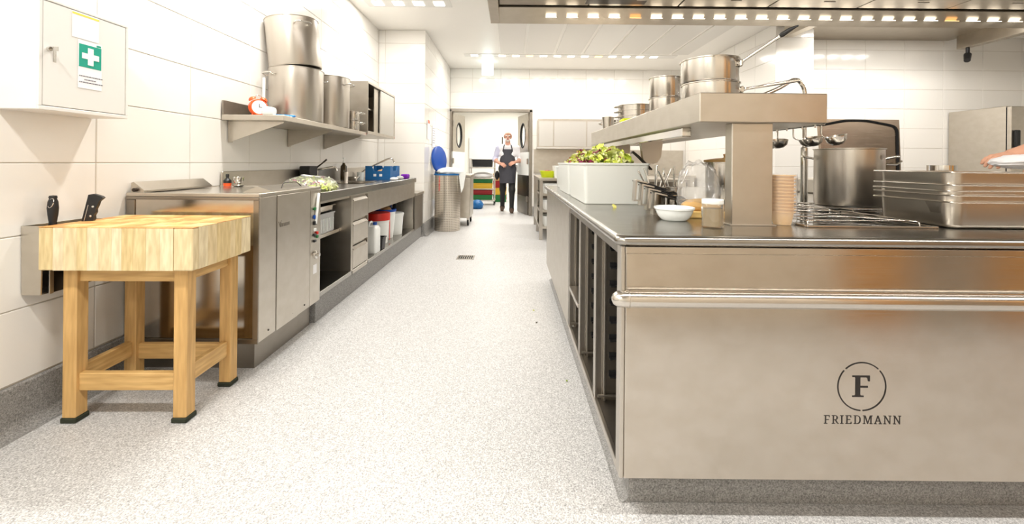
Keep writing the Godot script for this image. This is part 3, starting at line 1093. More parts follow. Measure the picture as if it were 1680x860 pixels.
# ------------------------------------------------------------------ the island
func build_island() -> void:
	island_body()
	island_shelf()

func island_body() -> void:
	var x0 := 0.34
	var x1 := 3.1
	var d0 := 1.30
	var d1 := 4.07
	var o := V(1.7, 0, 2.7)
	var t := thing("cooking_island", "long stainless cooking island with open rack bays facing the aisle", "kitchen island", o)
	var mb := MB.new()
	mb.span(x0 + 0.06, x1, 0.0, 0.152, d0 + 0.10, d1, 0.003)
	part(t, "plinth", mb, M.cove_shaded).position = -o
	# front panel with folded edge
	mb = MB.new()
	mb.span(x0 + 0.0125, x1, 0.152, 0.867, d0, d0 + 0.02, 0.003)
	part(t, "front_panel", mb, M.steel_front).position = -o
	mb = MB.new()
	mb.span(x0 - 0.002, x0 + 0.012, 0.152, 0.867, d0 + 0.001, d0 + 0.05, 0.003)
	part(t, "corner_post", mb, M.steel_satin).position = -o
	mb = MB.new()
	mb.span(x0 + 0.01, x1, 0.845, 0.867, d0 - 0.008, d0 + 0.001, 0.002)
	part(t, "front_fascia", mb, M.steel_front).position = -o
	# bumper rail
	mb = MB.new()
	var ry := 0.712
	var path := [V(x0 - 0.034, ry, d0 - 0.022), V(x0 - 0.030, ry, d0 - 0.022), V(x0 - 0.020, ry, d0 - 0.022), V(x0 - 0.004, ry, d0 - 0.022), V(x0 + 0.012, ry, d0 - 0.022), V(x1, ry, d0 - 0.022)]
	mb.tube(path, [0.008, 0.016, 0.0225, 0.0255, 0.0255, 0.0255], 20)
	part(t, "bumper_rail", mb, M.steel_smooth).position = -o
	mb = MB.new()
	mb.tube([V(x0 + 0.012, ry, d0 - 0.022), V(x0 + 0.016, ry, d0 - 0.022)], 0.0265, 20)
	part(t, "rail_collar", mb, M.steel_satin).position = -o
	# inside of the bays: darker steel and black runners deepen its shade
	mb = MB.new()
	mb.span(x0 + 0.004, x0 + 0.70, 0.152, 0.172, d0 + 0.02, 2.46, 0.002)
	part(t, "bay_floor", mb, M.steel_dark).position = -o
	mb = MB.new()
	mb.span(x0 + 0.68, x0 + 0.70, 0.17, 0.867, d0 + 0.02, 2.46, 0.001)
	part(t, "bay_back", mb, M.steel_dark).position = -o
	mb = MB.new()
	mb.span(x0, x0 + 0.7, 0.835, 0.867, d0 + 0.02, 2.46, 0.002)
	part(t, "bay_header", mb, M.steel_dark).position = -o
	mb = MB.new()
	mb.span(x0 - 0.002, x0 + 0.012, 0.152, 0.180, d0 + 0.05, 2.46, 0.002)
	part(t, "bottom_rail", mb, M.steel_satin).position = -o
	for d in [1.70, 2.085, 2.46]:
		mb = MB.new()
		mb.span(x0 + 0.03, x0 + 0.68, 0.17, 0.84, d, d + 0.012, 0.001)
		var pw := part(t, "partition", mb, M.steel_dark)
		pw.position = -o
		# channel-shaped post at the opening
		mb = MB.new()
		mb.span(x0, x0 + 0.008, 0.172, 0.84, d - 0.004, d + 0.035, 0.001)
		mb.span(x0, x0 + 0.04, 0.172, 0.84, d + 0.012, d + 0.018, 0.001)
		mb.span(x0 + 0.034, x0 + 0.042, 0.172, 0.84, d - 0.010, d + 0.018, 0.001)
		part(t, "post", mb, M.steel_satin).position = -o
		mb = MB.new()
		mb.span(x0 + 0.01, x0 + 0.5, 0.190, 0.198, d - 0.016, d - 0.006, 0.001)
		part(t, "rack_foot", mb, M.steel_satin).position = -o
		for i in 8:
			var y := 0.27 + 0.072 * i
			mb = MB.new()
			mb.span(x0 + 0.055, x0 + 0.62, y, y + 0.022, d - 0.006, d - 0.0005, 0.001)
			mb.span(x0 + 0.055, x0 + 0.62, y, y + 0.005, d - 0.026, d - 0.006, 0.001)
			part(pw, "runner", mb, M.black_plastic)  # black also deepens the shade of the bay
	# sheet pan standing out of the far bay
	mb = MB.new()
	mb.span(x0 - 0.006, x0 + 0.3, 0.395, 0.415, 2.12, 2.44, 0.003)
	part(t, "bay_tray", mb, M.steel_satin).position = -o
	# closed side towards the far end, other sides
	mb = MB.new()
	mb.span(x0, x0 + 0.02, 0.152, 0.867, 2.475, d1, 0.003)
	part(t, "side_panel", mb, M.steel_vertical).position = -o
	mb = MB.new()
	mb.span(x0, x1, 0.152, 0.867, d1 - 0.02, d1, 0.002)
	part(t, "back_panel", mb, M.steel).position = -o
	mb = MB.new()
	mb.span(x1 - 0.02, x1, 0.152, 0.867, d0, d1, 0.002)
	part(t, "end_panel", mb, M.steel).position = -o
	# floor cove round the island foot
	cove("trim_3", V(x0 + 0.06, 0, d1), Vector3.BACK, d1 - d0 - 0.10, 0.15, 0.004, 0.03).rotation = Vector3.ZERO

	# printed emblem: broken ring, letter, name
	var logo := MB.new()
	var lc := V(1.080, 0.443, d0 - 0.0006)
	for seg in [[47.0, 133.0], [138.0, 267.0], [272.0, 402.0]]:
		var k := 28
		for i in k:
			var a0 := deg_to_rad(lerpf(seg[0], seg[1], float(i) / k))
			var a1 := deg_to_rad(lerpf(seg[0], seg[1], float(i + 1) / k))
			var p := []
			for q in [[0.0715, a0], [0.0755, a0], [0.0755, a1], [0.0715, a1]]:
				p.append(lc + Vector3(cos(q[1]) * q[0], sin(q[1]) * q[0], 0))
			logo.quad(p[0], p[1], p[2], p[3], Vector3.BACK)
	part(t, "emblem_ring", logo, M.print_black).position = -o
	lettering(t, "emblem_letter", "F", 0.066, lc + Vector3(-0.002, -0.0335, 0) - o, 0.0, true, 1.05)
	var word := "FRIEDMANN"
	var widths := [0.62, 0.70, 0.40, 0.66, 0.76, 0.92, 0.72, 0.78, 0.78]
	var total := 0.0
	for w in widths: total += w
	var x := -0.118
	for i in word.length():
		var w: float = widths[i] / total * 0.242
		lettering(t, "emblem_letter", word[i], 0.026, lc + Vector3(x + w / 2, -0.1155, 0) - o, 0.0, false, 0.95)
		x += w

	# worktop with rounded edge
	var wt := thing("island_worktop", "dark stainless worktop with a rounded bright edge on the cooking island", "worktop", V(1.72, 0.867, 2.72))
	var hx := (3.12 - 0.318) / 2
	var hz := (4.15 - 1.282) / 2
	mb = MB.new()
	var rings := [rrect(hx - 0.02, hz - 0.02, 0.02, 0.0, 4)]
	for i in 7:
		var a := -PI / 2 + PI * i / 6.0
		rings.append(rrect(hx - 0.0165 + 0.0165 * cos(a), hz - 0.0165 + 0.0165 * cos(a), 0.035, 0.0165 + 0.0165 * sin(a), 4))
	rings.append(rrect(hx - 0.024, hz - 0.024, 0.03, 0.0315, 4))
	rings.append(rrect(hx - 0.06, hz - 0.06, 0.03, 0.0315, 4))
	mb.loft(rings, true, true, true, 0.6)
	part(wt, "slab", mb, M.steel_top)

# one letter of print, centred on x at its baseline
func lettering(parent: Node3D, called: String, text: String, cap: float, at: Vector3, turn: float, bold: bool, stretch: float) -> void:
	var f := SystemFont.new()
	f.font_names = PackedStringArray(["Droid Serif"])
	f.font_weight = 700 if bold else 400
	var tm := TextMesh.new()
	tm.text = text
	tm.font = f
	tm.font_size = 64
	tm.pixel_size = cap / 46.0
	tm.depth = 0.0004
	tm.curve_step = 1.0
	tm.horizontal_alignment = HORIZONTAL_ALIGNMENT_CENTER
	tm.vertical_alignment = VERTICAL_ALIGNMENT_CENTER
	var o := inst(parent, called, tm, M.print_black)
	o.position = at + Vector3(0, cap / 2, 0)
	o.rotation.y = turn
	o.scale = Vector3(stretch, 1, 1)

func island_shelf() -> void:
	var x0 := 0.672
	var x1 := 1.131
	var d0 := 1.52
	var d1 := 3.60
	var o := V(0.9, 0.9, 2.5)
	var t := thing("serving_shelf", "thick stainless serving shelf raised on two flat posts over the island", "shelf", o)
	var mb := MB.new()
	mb.span(x0, x1, 1.272, 1.379, d0, d1, 0.003)
	part(t, "shelf_box", mb, M.steel).position = -o
	for d in [1.545, 3.41]:
		mb = MB.new()
		mb.span(0.802, 0.952, 0.899, 1.273, d, d + 0.052, 0.003)
		var p := part(t, "post", mb, M.steel)
		p.position = -o
		mb = MB.new()
		mb.span(0.792, 0.962, 0.8985, 0.903, d - 0.01, d + 0.062, 0.001)
		part(p, "foot_plate", mb, M.steel_satin)
	# rails and lamp channel below the shelf
	mb = MB.new()
	mb.span(0.70, 0.74, 1.235, 1.272, 1.75, 3.5, 0.003)
	part(t, "lamp_channel", mb, M.chrome).position = -o
	mb = MB.new()
	mb.tube(bend([V(1.125, 1.290, 1.58), V(1.17, 1.277, 1.58), V(1.17, 1.277, 2.3), V(1.125, 1.290, 2.3)], 0.02), 0.006, 8)
	part(t, "hanging_rail", mb, M.chrome).position = -o

func island_things() -> void:
	var y := 0.8986
	var rng := RandomNumberGenerator.new()
	rng.seed = 31
	# white boxes with salad
	var greens := [Color(0.52, 0.66, 0.06), Color(0.70, 0.78, 0.12), Color(0.80, 0.84, 0.28), Color(0.86, 0.88, 0.52), Color(0.62, 0.72, 0.08), Color(0.30, 0.03, 0.10), Color(0.74, 0.80, 0.20), Color(0.66, 0.74, 0.10), Color(0.82, 0.86, 0.40)]
	var b := thing("salad_box", "near white plastic box heaped with leaf salad on the island", "box", V(0.565, y, 2.585), "white salad boxes")
	part(b, "tub", open_box(0.178, 0.30, 0.225, 0.022, 0.005, 0.010), M.translucent_box)
	var h := leaf_heap(rng, Vector3(0.138, 0.15, 0.25), 380, 0.062, greens)
	var heap := solo("leaf_salad", h, M.leaf, "heap of green and red leaf salad in the near white box", "salad", V(0.565, y + 0.175, 2.585))
	heap.set_meta("kind", "stuff")
	b = thing("salad_box", "second white plastic box with leaf salad behind the near one", "box", V(0.565, y, 3.245), "white salad boxes")
	part(b, "tub", open_box(0.178, 0.30, 0.225, 0.022, 0.005, 0.010), M.translucent_box)
	h = leaf_heap(rng, Vector3(0.138, 0.14, 0.25), 300, 0.062, [greens[2], greens[3], greens[1], Color(0.55, 0.20, 0.08), greens[5]])
	heap = solo("leaf_salad", h, M.leaf, "paler heap of leaf salad in the second white box", "salad", V(0.565, y + 0.175, 3.245))
	heap.set_meta("kind", "stuff")
	b = thing("salad_box", "third and farthest white plastic box at the island end", "box", V(0.58, y, 3.82), "white salad boxes")
	part(b, "tub", open_box(0.16, 0.22, 0.19, 0.022, 0.005, 0.010), M.translucent_box)
	# crumbs on the floor of the aisle
	var crumbs := [[0.29, 2.17, Color(0.30, 0.42, 0.05), "green crumb on the floor nearest the island"], [0.183, 2.96, Color(0.10, 0.08, 0.05), "dark crumb on the floor beside the island"], [0.172, 3.20, Color(0.70, 0.72, 0.15), "yellow green crumb on the floor farther along the island"]]
	for c in crumbs:
		h = leaf_heap(rng, Vector3(0.002, 0.004, 0.002), 3, 0.014, [c[2]])
		solo("salad_crumb", h, M.leaf, c[3], "leaf", V(c[0], 0.003, c[1]), "crumbs on the floor")
	# stray leaf
	h = leaf_heap(rng, Vector3(0.01, 0.006, 0.012), 2, 0.025, [Color(0.75, 0.72, 0.20)])
	solo("leaf_scrap", h, M.leaf, "scrap of yellow leaf on the worktop before the white box", "leaf", V(0.505, y + 0.004, 2.12))

	# nest of four dark angled trays with hooked steel ends, each resting in the next
	for i in 4:
		var t := thing("serving_tray", ["top", "second", "third", "lowest"][i] + " dark serving tray of the nest with hooked steel end", "tray", V(0.566 + 0.022 * i, y + 0.0175 * (3 - i), 1.925 - 0.02 * i), "nested dark trays")
		var mb := MB.new()
		mb.prism(PackedVector2Array([Vector2(-0.012, 0.0), Vector2(0.018, 0.0), Vector2(0.018, 0.005), Vector2(-0.004, 0.006), Vector2(0.002, 0.090), Vector2(0.05, 0.080), Vector2(0.05, 0.086), Vector2(-0.002, 0.098), Vector2(-0.006, 0.096)]), -0.030, 0.012)
		part(t, "hooked_end", mb, M.steel_satin)
		mb = MB.new()
		mb.prism(PackedVector2Array([Vector2(0.016, 0.0905), Vector2(0.060, 0.081), Vector2(0.185, 0.040), Vector2(0.215, 0.012), Vector2(0.211, 0.008), Vector2(0.18, 0.034), Vector2(0.058, 0.075), Vector2(0.016, 0.0845)]), -0.12, 0.0)
		part(t, "tray_sheet", mb, M.black_plastic)
		mb = MB.new()
		mb.box(Vector3(0.145, 0.047, 0.002), Vector3(0.055, 0.005, 0.006), 0.001)
		part(t, "front_lip", mb, M.steel_smooth)
	var mb := MB.new()
	# white bowl
	mb.lathe([[0, 0], [0.044, 0.0], [0.050, 0.004], [0.062, 0.017], [0.069, 0.034], [0.071, 0.042], [0.076, 0.045], [0.077, 0.052], [0.073, 0.053], [0.067, 0.042], [0.058, 0.020], [0.042, 0.008], [0, 0.007]], 40)
	solo("white_bowl", mb, M.porcelain, "shallow white bowl at the front of the island worktop", "bowl", V(0.645, y, 1.68))
	# faceted jar with white lid
	var j := thing("spice_jar", "faceted glass jar of brown spice with a white lid", "jar", V(0.712, y, 1.50))
	mb = MB.new()
	mb.lathe([[0, 0], [0.034, 0.0], [0.0375, 0.004], [0.0375, 0.080], [0.033, 0.085], [0.0315, 0.085], [0.0355, 0.078], [0.0355, 0.005], [0, 0.004]], 8, Transform3D(Basis(Vector3.UP, 0.2), Vector3.ZERO), 0.95)
	part(j, "glass", mb, M.clear_glass)
	mb = MB.new()
	mb.lathe([[0, 0.0045], [0.0345, 0.0055], [0.0345, 0.066], [0, 0.068]], 8, Transform3D(Basis(Vector3.UP, 0.2), Vector3.ZERO), 0.95)
	part(j, "spice", mb, M.spice)
	mb = MB.new()
	mb.lathe([[0.0, 0.083], [0.035, 0.083], [0.036, 0.085], [0.036, 0.097], [0.034, 0.099], [0, 0.0995]], 28)
	part(j, "lid", mb, M.white_plastic)
	# cutlery canisters
	for i in 2:
		var c := thing("cutlery_canister", ["steel canister of spoons beside the near salad box", "slimmer steel canister of cutlery before the plastic bag"][i], "canister", V(0.70 + 0.085 * i, y, 2.06 - 0.01 * i), "cutlery canisters")
		mb = MB.new()
		var r: float = [0.045, 0.034][i]
		var hh: float = [0.112, 0.112][i]
		mb.lathe(pot_profile(r, hh, 0.005, 0.002), 26)
		part(c, "body", mb, M.steel_satin)
		for k in 6:
			var s := thing("spoon", ["spoon handle %s in the wider canister", "cutlery handle %s in the slimmer canister"][i] % ["leaning far left", "leaning left", "standing tall", "leaning right", "leaning far right", "at the back"][k], "spoon", c.position + Vector3(0, 0.004, 0), "cutlery in canisters")
			mb = MB.new()
			var lean: float = [-0.55, -0.3, -0.05, 0.25, 0.42, 0.1][k] * (0.9 if i == 0 else 0.8)
			var fwd: float = [0.1, -0.2, 0.15, -0.1, 0.1, -0.3][k]
			var top := Vector3(sin(lean) * 0.19, 0.185 + 0.012 * (k % 3), fwd * 0.12)
			var bot := Vector3(-sin(lean) * r * 0.5, 0.002, -fwd * 0.03)
			mb.tube([bot, bot.lerp(top, 0.5), bot.lerp(top, 0.9), top], [0.0035, 0.0045, 0.009, 0.007], 6, false, 0.5)
			part(s, "handle", mb, M.chrome)
	# hooked steel tongs leaning out of the far box
	var tg := thing("tongs", "steel serving tongs sticking out of the near salad box", "tongs", V(0.715, y + 0.19, 2.36))
	for q in [-1.0, 1.0]:
		mb = MB.new()
		mb.tube([Vector3(0.06, 0.0, q * 0.012), Vector3(-0.01, 0.07, q * 0.014), Vector3(-0.045, 0.10, q * 0.010), Vector3(-0.05, 0.09, q * 0.008)], 0.0055, 6)
		part(tg, "arm", mb, M.dark_steel)

	# clear bag of bread on a small board
	var bd := MB.new()
	bd.box(Vector3(0, 0.014, 0), Vector3(0.17, 0.028, 0.13), 0.004)
	solo("wooden_board", bd, M.oiled_wood, "small pale wooden board under the clear bag", "board", V(0.80, y, 1.80))
	mb = crumpled(Vector3(0.085, 0.03, 0.055), 0.08, 41)
	solo("bread", mb, M.kraft_paper, "pale bread roll inside the clear bag", "bread", V(0.805, y + 0.028 + 0.019, 1.80))
	mb = crumpled(Vector3(0.105, 0.14, 0.085), 0.42, 44, true, 34, 22)
	solo("plastic_bag", mb, M.clear_film, "crumpled clear plastic bag left of the shelf post", "bag", V(0.80, y + 0.03 + 0.087, 1.82))
	# pot with a wooden lid behind
	var wp := thing("wood_lid_pot", "steel pot with a round wooden lid behind the clear bag", "pot", V(1.165, y, 2.30))
	mb = MB.new()
	mb.lathe(pot_profile(0.105, 0.235), 32)
	part(wp, "body", mb, M.steel_smooth)
	mb = MB.new()
	mb.lathe([[0, 0.236], [0.114, 0.236], [0.114, 0.246], [0.05, 0.256], [0.02, 0.258], [0.014, 0.262], [0.018, 0.278], [0, 0.282]], 32)
	part(wp, "lid", mb, M.kraft_paper)

	# paper bowls in film beside the post
	var st := 12
	for i in st:
		mb = MB.new()
		mb.lathe([[0, 0.0], [0.029, 0.0], [0.0375, 0.045], [0.043, 0.046], [0.0435, 0.0495], [0.042, 0.050], [0.036, 0.049], [0.0275, 0.002], [0, 0.002]], 24)
		solo("paper_cup", mb, M.kraft_paper, "brown paper cup, number %s from the bottom of the wrapped stack beside the post" % ["one", "two", "three", "four", "five", "six", "seven", "eight", "nine", "ten", "eleven", "twelve"][i], "cup", V(1.012, y + 0.001 + 0.0122 * i, 1.585), "stack of paper cups")
	mb = MB.new()
	var nz := FastNoiseLite.new()
	nz.seed = 7
	nz.frequency = 12.0
	var rings := []
	for i in 12:
		var r := PackedVector3Array()
		var yy := 0.0005 + 0.0172 * i
		for k in 24:
			var a := TAU * k / 24
			var rad := (0.046 + 0.008 * absf(nz.get_noise_3d(cos(a), sin(a), yy * 5.0))) * (0.84 if i == 0 else 1.0)
			r.append(Vector3(cos(a) * rad, yy, sin(a) * rad))
		rings.append(r)
	mb.loft(rings, false, false, true, 0.9)
	solo("film_sleeve", mb, M.clear_film, "clear film sleeve round the stack of paper cups", "plastic film", V(1.012, y, 1.585))

	# two black hobs with wire grates
	for hs in [[1.29, 1.96, 0.47, 0.90, "black glass hob beside the paper cups", [-0.22, 0.22], "left"], [1.875, 2.14, 0.66, 0.56, "black glass hob under the big pot", [0.0], "right"]]:
		var hb := thing("hob", hs[4], "hob", V(hs[0], y, hs[1]), "black hobs on the island")
		var hw: float = hs[2]
		var hl: float = hs[3]
		mb = MB.new()
		mb.box(Vector3(0, 0.003, 0), Vector3(hw - 0.026, 0.006, hl - 0.026), 0.002)
		part(hb, "glass_plate", mb, M.hob_glass)
		mb = MB.new()
		for q in [-1.0, 1.0]:
			mb.box(Vector3(0, 0.004, q * (hl / 2 - 0.006)), Vector3(hw, 0.008, 0.012), 0.002)
			mb.box(Vector3(q * (hw / 2 - 0.006), 0.004, 0), Vector3(0.012, 0.008, hl - 0.0245), 0.002)
		part(hb, "steel_frame", mb, M.steel_smooth)
		for gz in hs[5]:
			var g := thing("pan_grate", "wire pan grate on the %s hob%s" % [hs[6], "" if gz == 0.0 else (", front" if gz > 0.0 else ", back")], "grate", hb.position + Vector3(0, 0.006, gz), "pan grates on the hobs")
			var gx := hw / 2 - 0.03
			for i in 4:
				var m2 := MB.new()
				m2.tube([Vector3(-gx, 0.012, -0.165 + 0.11 * i), Vector3(gx, 0.012, -0.165 + 0.11 * i)], 0.0024, 6)
				part(g, "bar", m2, M.steel_smooth)
			for q in [-gx, gx]:
				var m3 := MB.new()
				m3.tube(bend([Vector3(q, 0.0, 0.19), Vector3(q, 0.012, 0.185), Vector3(q, 0.012, -0.185), Vector3(q, 0.0, -0.19)], 0.01), 0.003, 6)
				part(g, "end_bar", m3, M.steel_smooth)
			var dg := MB.new()
			dg.tube([Vector3(-gx, 0.0125, -0.18), Vector3(gx, 0.0125, 0.18)], 0.0024, 6)
			part(g, "cross_bar", dg, M.steel_smooth)
	# big pot on the hob
	var pot := stock_pot("hob_pot", "tall brushed steel pot standing on the hob", V(1.69, y + 0.022, 2.13), 0.142, 0.285, M.steel_satin, [PI + 0.67, 0.67], 0.235)
	pot.set_meta("category", "pot")

	# nest of gastronorm pans, corner to the viewer
	for i in 5:
		mb = gn_pan(0.265, 0.1665, 0.098)
		var pan := solo("gastronorm_pan", mb, M.steel_satin, ["bottom", "second lowest", "middle", "second highest", "topmost"][i] + " deep steel pan of the nest on the right of the island", "pan", V(1.812, y + 0.0005 + [0.0, 0.024, 0.042, 0.060, 0.106][i], 1.655), "nested steel pans")
		pan.rotation = Vector3(0, [0.0, 0.006, -0.022, 0.01, 0.0][i], [0.0, 0.0, 0.012, -0.003, 0.0][i])
	# small steel ring tins behind the nest
	mb = MB.new()
	mb.lathe([[0.05, 0], [0.052, 0], [0.052, 0.05], [0.05, 0.05], [0.05, 0]], 26)
	solo("ring_mould", mb, M.chrome, "shallow steel ring standing behind the nested pans", "ring mould", V(2.02, y + 0.178, 1.99))
	mb = MB.new()
	mb.box(Vector3(0, 0.087, 0), Vector3(0.2, 0.174, 0.2), 0.01)
	solo("steel_bin", mb, M.steel_satin, "square steel bin behind the nested pans carrying the ring", "bin", V(2.02, y + 0.004, 1.99))

	# swan-neck faucet behind the shelf
	faucet("pot_filler", "chrome swan neck faucet rising behind the serving shelf", V(1.655, y, 2.40), [Vector3(0, 0.3, 0), Vector3(0, 0.66, 0), Vector3(-0.05, 0.72, 0), Vector3(-0.14, 0.66, 0), Vector3(-0.30, 0.59, 0)], 0.32, [], M.chrome)
	# raised lid of the tilting pan
	var tp := thing("tilting_pan", "tilting pan with its steel lid, tinted with a painted brown reflection, raised behind the big pot", "tilting pan", V(2.685, y, 3.25))
	mb = MB.new()
	mb.box(Vector3(0, 0.06, -0.05), Vector3(0.64, 0.12, 0.5), 0.012)
	part(tp, "basin", mb, M.steel)
	mb = MB.new()
	mb.prism(PackedVector2Array([Vector2(-0.31, 0.10), Vector2(0.285, 0.10), Vector2(0.315, 0.565), Vector2(-0.31, 0.565)]), -0.012, 0.012, Transform3D(Basis(Vector3.RIGHT, -0.12), Vector3(0, 0.02, 0.02)))
	var lid := part(tp, "lid", mb, M.lid_brown_reflection)
	mb = MB.new()
	mb.tube(bend([Vector3(-0.30, 0.515, 0.014), Vector3(-0.10, 0.555, 0.014), Vector3(0.06, 0.555, 0.014), Vector3(0.290, 0.51, 0.014), Vector3(0.27, 0.25, 0.014), Vector3(0.26, 0.12, 0.014)], 0.05), 0.010, 8)
	part(lid, "gasket", mb, M.black_rubber).transform = Transform3D(Basis(Vector3.RIGHT, -0.12), Vector3(0, 0.02, 0.02))
	mb = MB.new()
	mb.tube([Vector3(0.262, 0.26, 0.045), Vector3(0.21, 0.235, 0.06), Vector3(0.12, 0.235, 0.07)], 0.008, 7)
	part(lid, "hinge_arm", mb, M.chrome)

func range_things() -> void:
	# refrigerator at the far right
	var x := 6.67
	var d := 5.70
	var t := thing("refrigerator", "tall stainless refrigerator at the far right against the tiled wall", "refrigerator", V(x + 0.4, 0, d + 0.38))
	var o := t.position
	var mb := MB.new()
	mb.span(x, x + 0.82, 0.12, 1.95, d + 0.03, d + 0.78, 0.006)
	part(t, "body", mb, M.steel_panel).position = -o
	mb = MB.new()
	mb.span(x + 0.03, x + 0.80, 0.0, 0.12, d + 0.08, d + 0.72, 0.003)
	part(t, "plinth", mb, M.dark_steel).position = -o
	mb = MB.new()
	mb.span(x + 0.004, x + 0.816, 0.16, 1.93, d + 0.015, d + 0.031, 0.002)
	part(t, "door_seal", mb, M.black_rubber).position = -o
	mb = MB.new()
	mb.span(x, x + 0.82, 0.15, 1.94, d - 0.035, d + 0.016, 0.006)
	var door := part(t, "door", mb, M.steel_panel)
	door.position = -o
	mb = MB.new()
	mb.span(x + 0.03, x + 0.09, 1.15, 1.62, d - 0.075, d - 0.034, 0.01)
	part(door, "handle", mb, M.black_plastic)
	mb = MB.new()
	mb.span(x + 0.25, x + 0.42, 1.80, 1.86, d - 0.037, d - 0.0345, 0.0005)
	part(door, "display_plate", mb, M.paper)
	# dark security camera under the bay lip
	var c := thing("security_camera", "small black camera hanging below the extraction bay", "camera", V(6.60, 2.855, 6.15))
	mb = MB.new()
	mb.tube(bend([Vector3(0, 0, 0), Vector3(0, -0.09, 0), Vector3(-0.02, -0.14, 0.02)], 0.04), 0.022, 8)
	part(c, "arm", mb, M.black_plastic)
	mb = MB.new()
	mb.tube([Vector3(0.01, -0.10, -0.01), Vector3(-0.06, -0.20, 0.05)], [0.042, 0.036], 12)
	part(c, "housing", mb, M.black_plastic)

# ------------------------------------------------------------------ left side of the aisle
func build_left() -> void:
	butcher_block()
	first_aid_cabinet()
	knife_rack()
	appliance()
	counter()
	wall_shelf()
	wall_cabinet()

func butcher_block() -> void:
	var t := thing("butcher_block", "thick pale wooden butcher block on four square legs beside the tiled wall", "butcher block", V(-1.632, 0, 1.945), "", deg_to_rad(1.2))
	var rng := RandomNumberGenerator.new()
	rng.seed = 4
	# block of upright staves glued side by side, end grain up
	var blk := Node3D.new()
	blk.name = "block"
	t.add_child(blk)
	var xs := [0.0]
	while xs[-1] < 0.62 - 0.03:
		xs.append(minf(xs[-1] + rng.randf_range(0.034, 0.062), 0.625))
	xs[-1] = 0.625
	var zs := [0.0]
	while zs[-1] < 0.405 - 0.03:
		zs.append(minf(zs[-1] + rng.randf_range(0.034, 0.06), 0.405))
	zs[-1] = 0.405
	for i in xs.size() - 1:
		for j in zs.size() - 1:
			var mb := MB.new()
			var corner := (i == 0 or i == xs.size() - 2) and (j == 0 or j == zs.size() - 2)
			var w: float = xs[i + 1] - xs[i]
			var l: float = zs[j + 1] - zs[j]
			var dy := rng.randf_range(-0.0006, 0.0006)
			mb.box(Vector3(xs[i] + w / 2 - 0.3125, 0.747 + dy / 2, -(zs[j] + l / 2) + 0.2025), Vector3(w - 0.0003, 0.1755 + dy, l - 0.0003), 0.004 if corner else 0.0009)
			part(blk, "stave", mb, M["stave_%d" % rng.randi_range(0, 5)])
			mb = MB.new()
			mb.box(Vector3(xs[i] + w / 2 - 0.3125, 0.8365 + dy, -(zs[j] + l / 2) + 0.2025), Vector3(w - 0.0006, 0.003, l - 0.0006), 0.0008)
			part(blk, "end_grain", mb, M["end_grain_%d" % (rng.randi_range(0, 3) if (i + j) % 3 else (j + 1) % 4)])
	var lx := [-0.236, 0.225]
	var lz := [0.122, -0.170]
	for i in 2:
		for j in 2:
			var mb := MB.new()
			mb.box(Vector3(lx[i], 0.34, lz[j]), Vector3(0.057, 0.64, 0.057), 0.004)
			var leg := part(t, "leg", mb, M.leg_wood)
			mb = MB.new()
			mb.box(Vector3(lx[i], 0.011, lz[j]), Vector3(0.066, 0.022, 0.066), 0.004)
			part(leg, "rubber_foot", mb, M.dark_green_rubber)
	for j in 2:
		var mb := MB.new()
		mb.box(Vector3(-0.0055, 0.628, lz[j]), Vector3(0.405, 0.062, 0.026), 0.002)
		part(t, "apron_rail", mb, M.rail_wood)
		mb = MB.new()
		mb.box(Vector3(-0.0055, 0.168, lz[j]), Vector3(0.405, 0.075, 0.028), 0.003)
		part(t, "stretcher", mb, M.rail_wood)
	for i in 2:
		var mb := MB.new()
		mb.box(Vector3(lx[i], 0.628, -0.024), Vector3(0.026, 0.062, 0.236), 0.002)
		part(t, "apron_rail", mb, M.rail_wood)
		mb = MB.new()
		mb.box(Vector3(lx[i], 0.188, -0.024), Vector3(0.028, 0.075, 0.236), 0.003)
		part(t, "stretcher", mb, M.rail_wood)

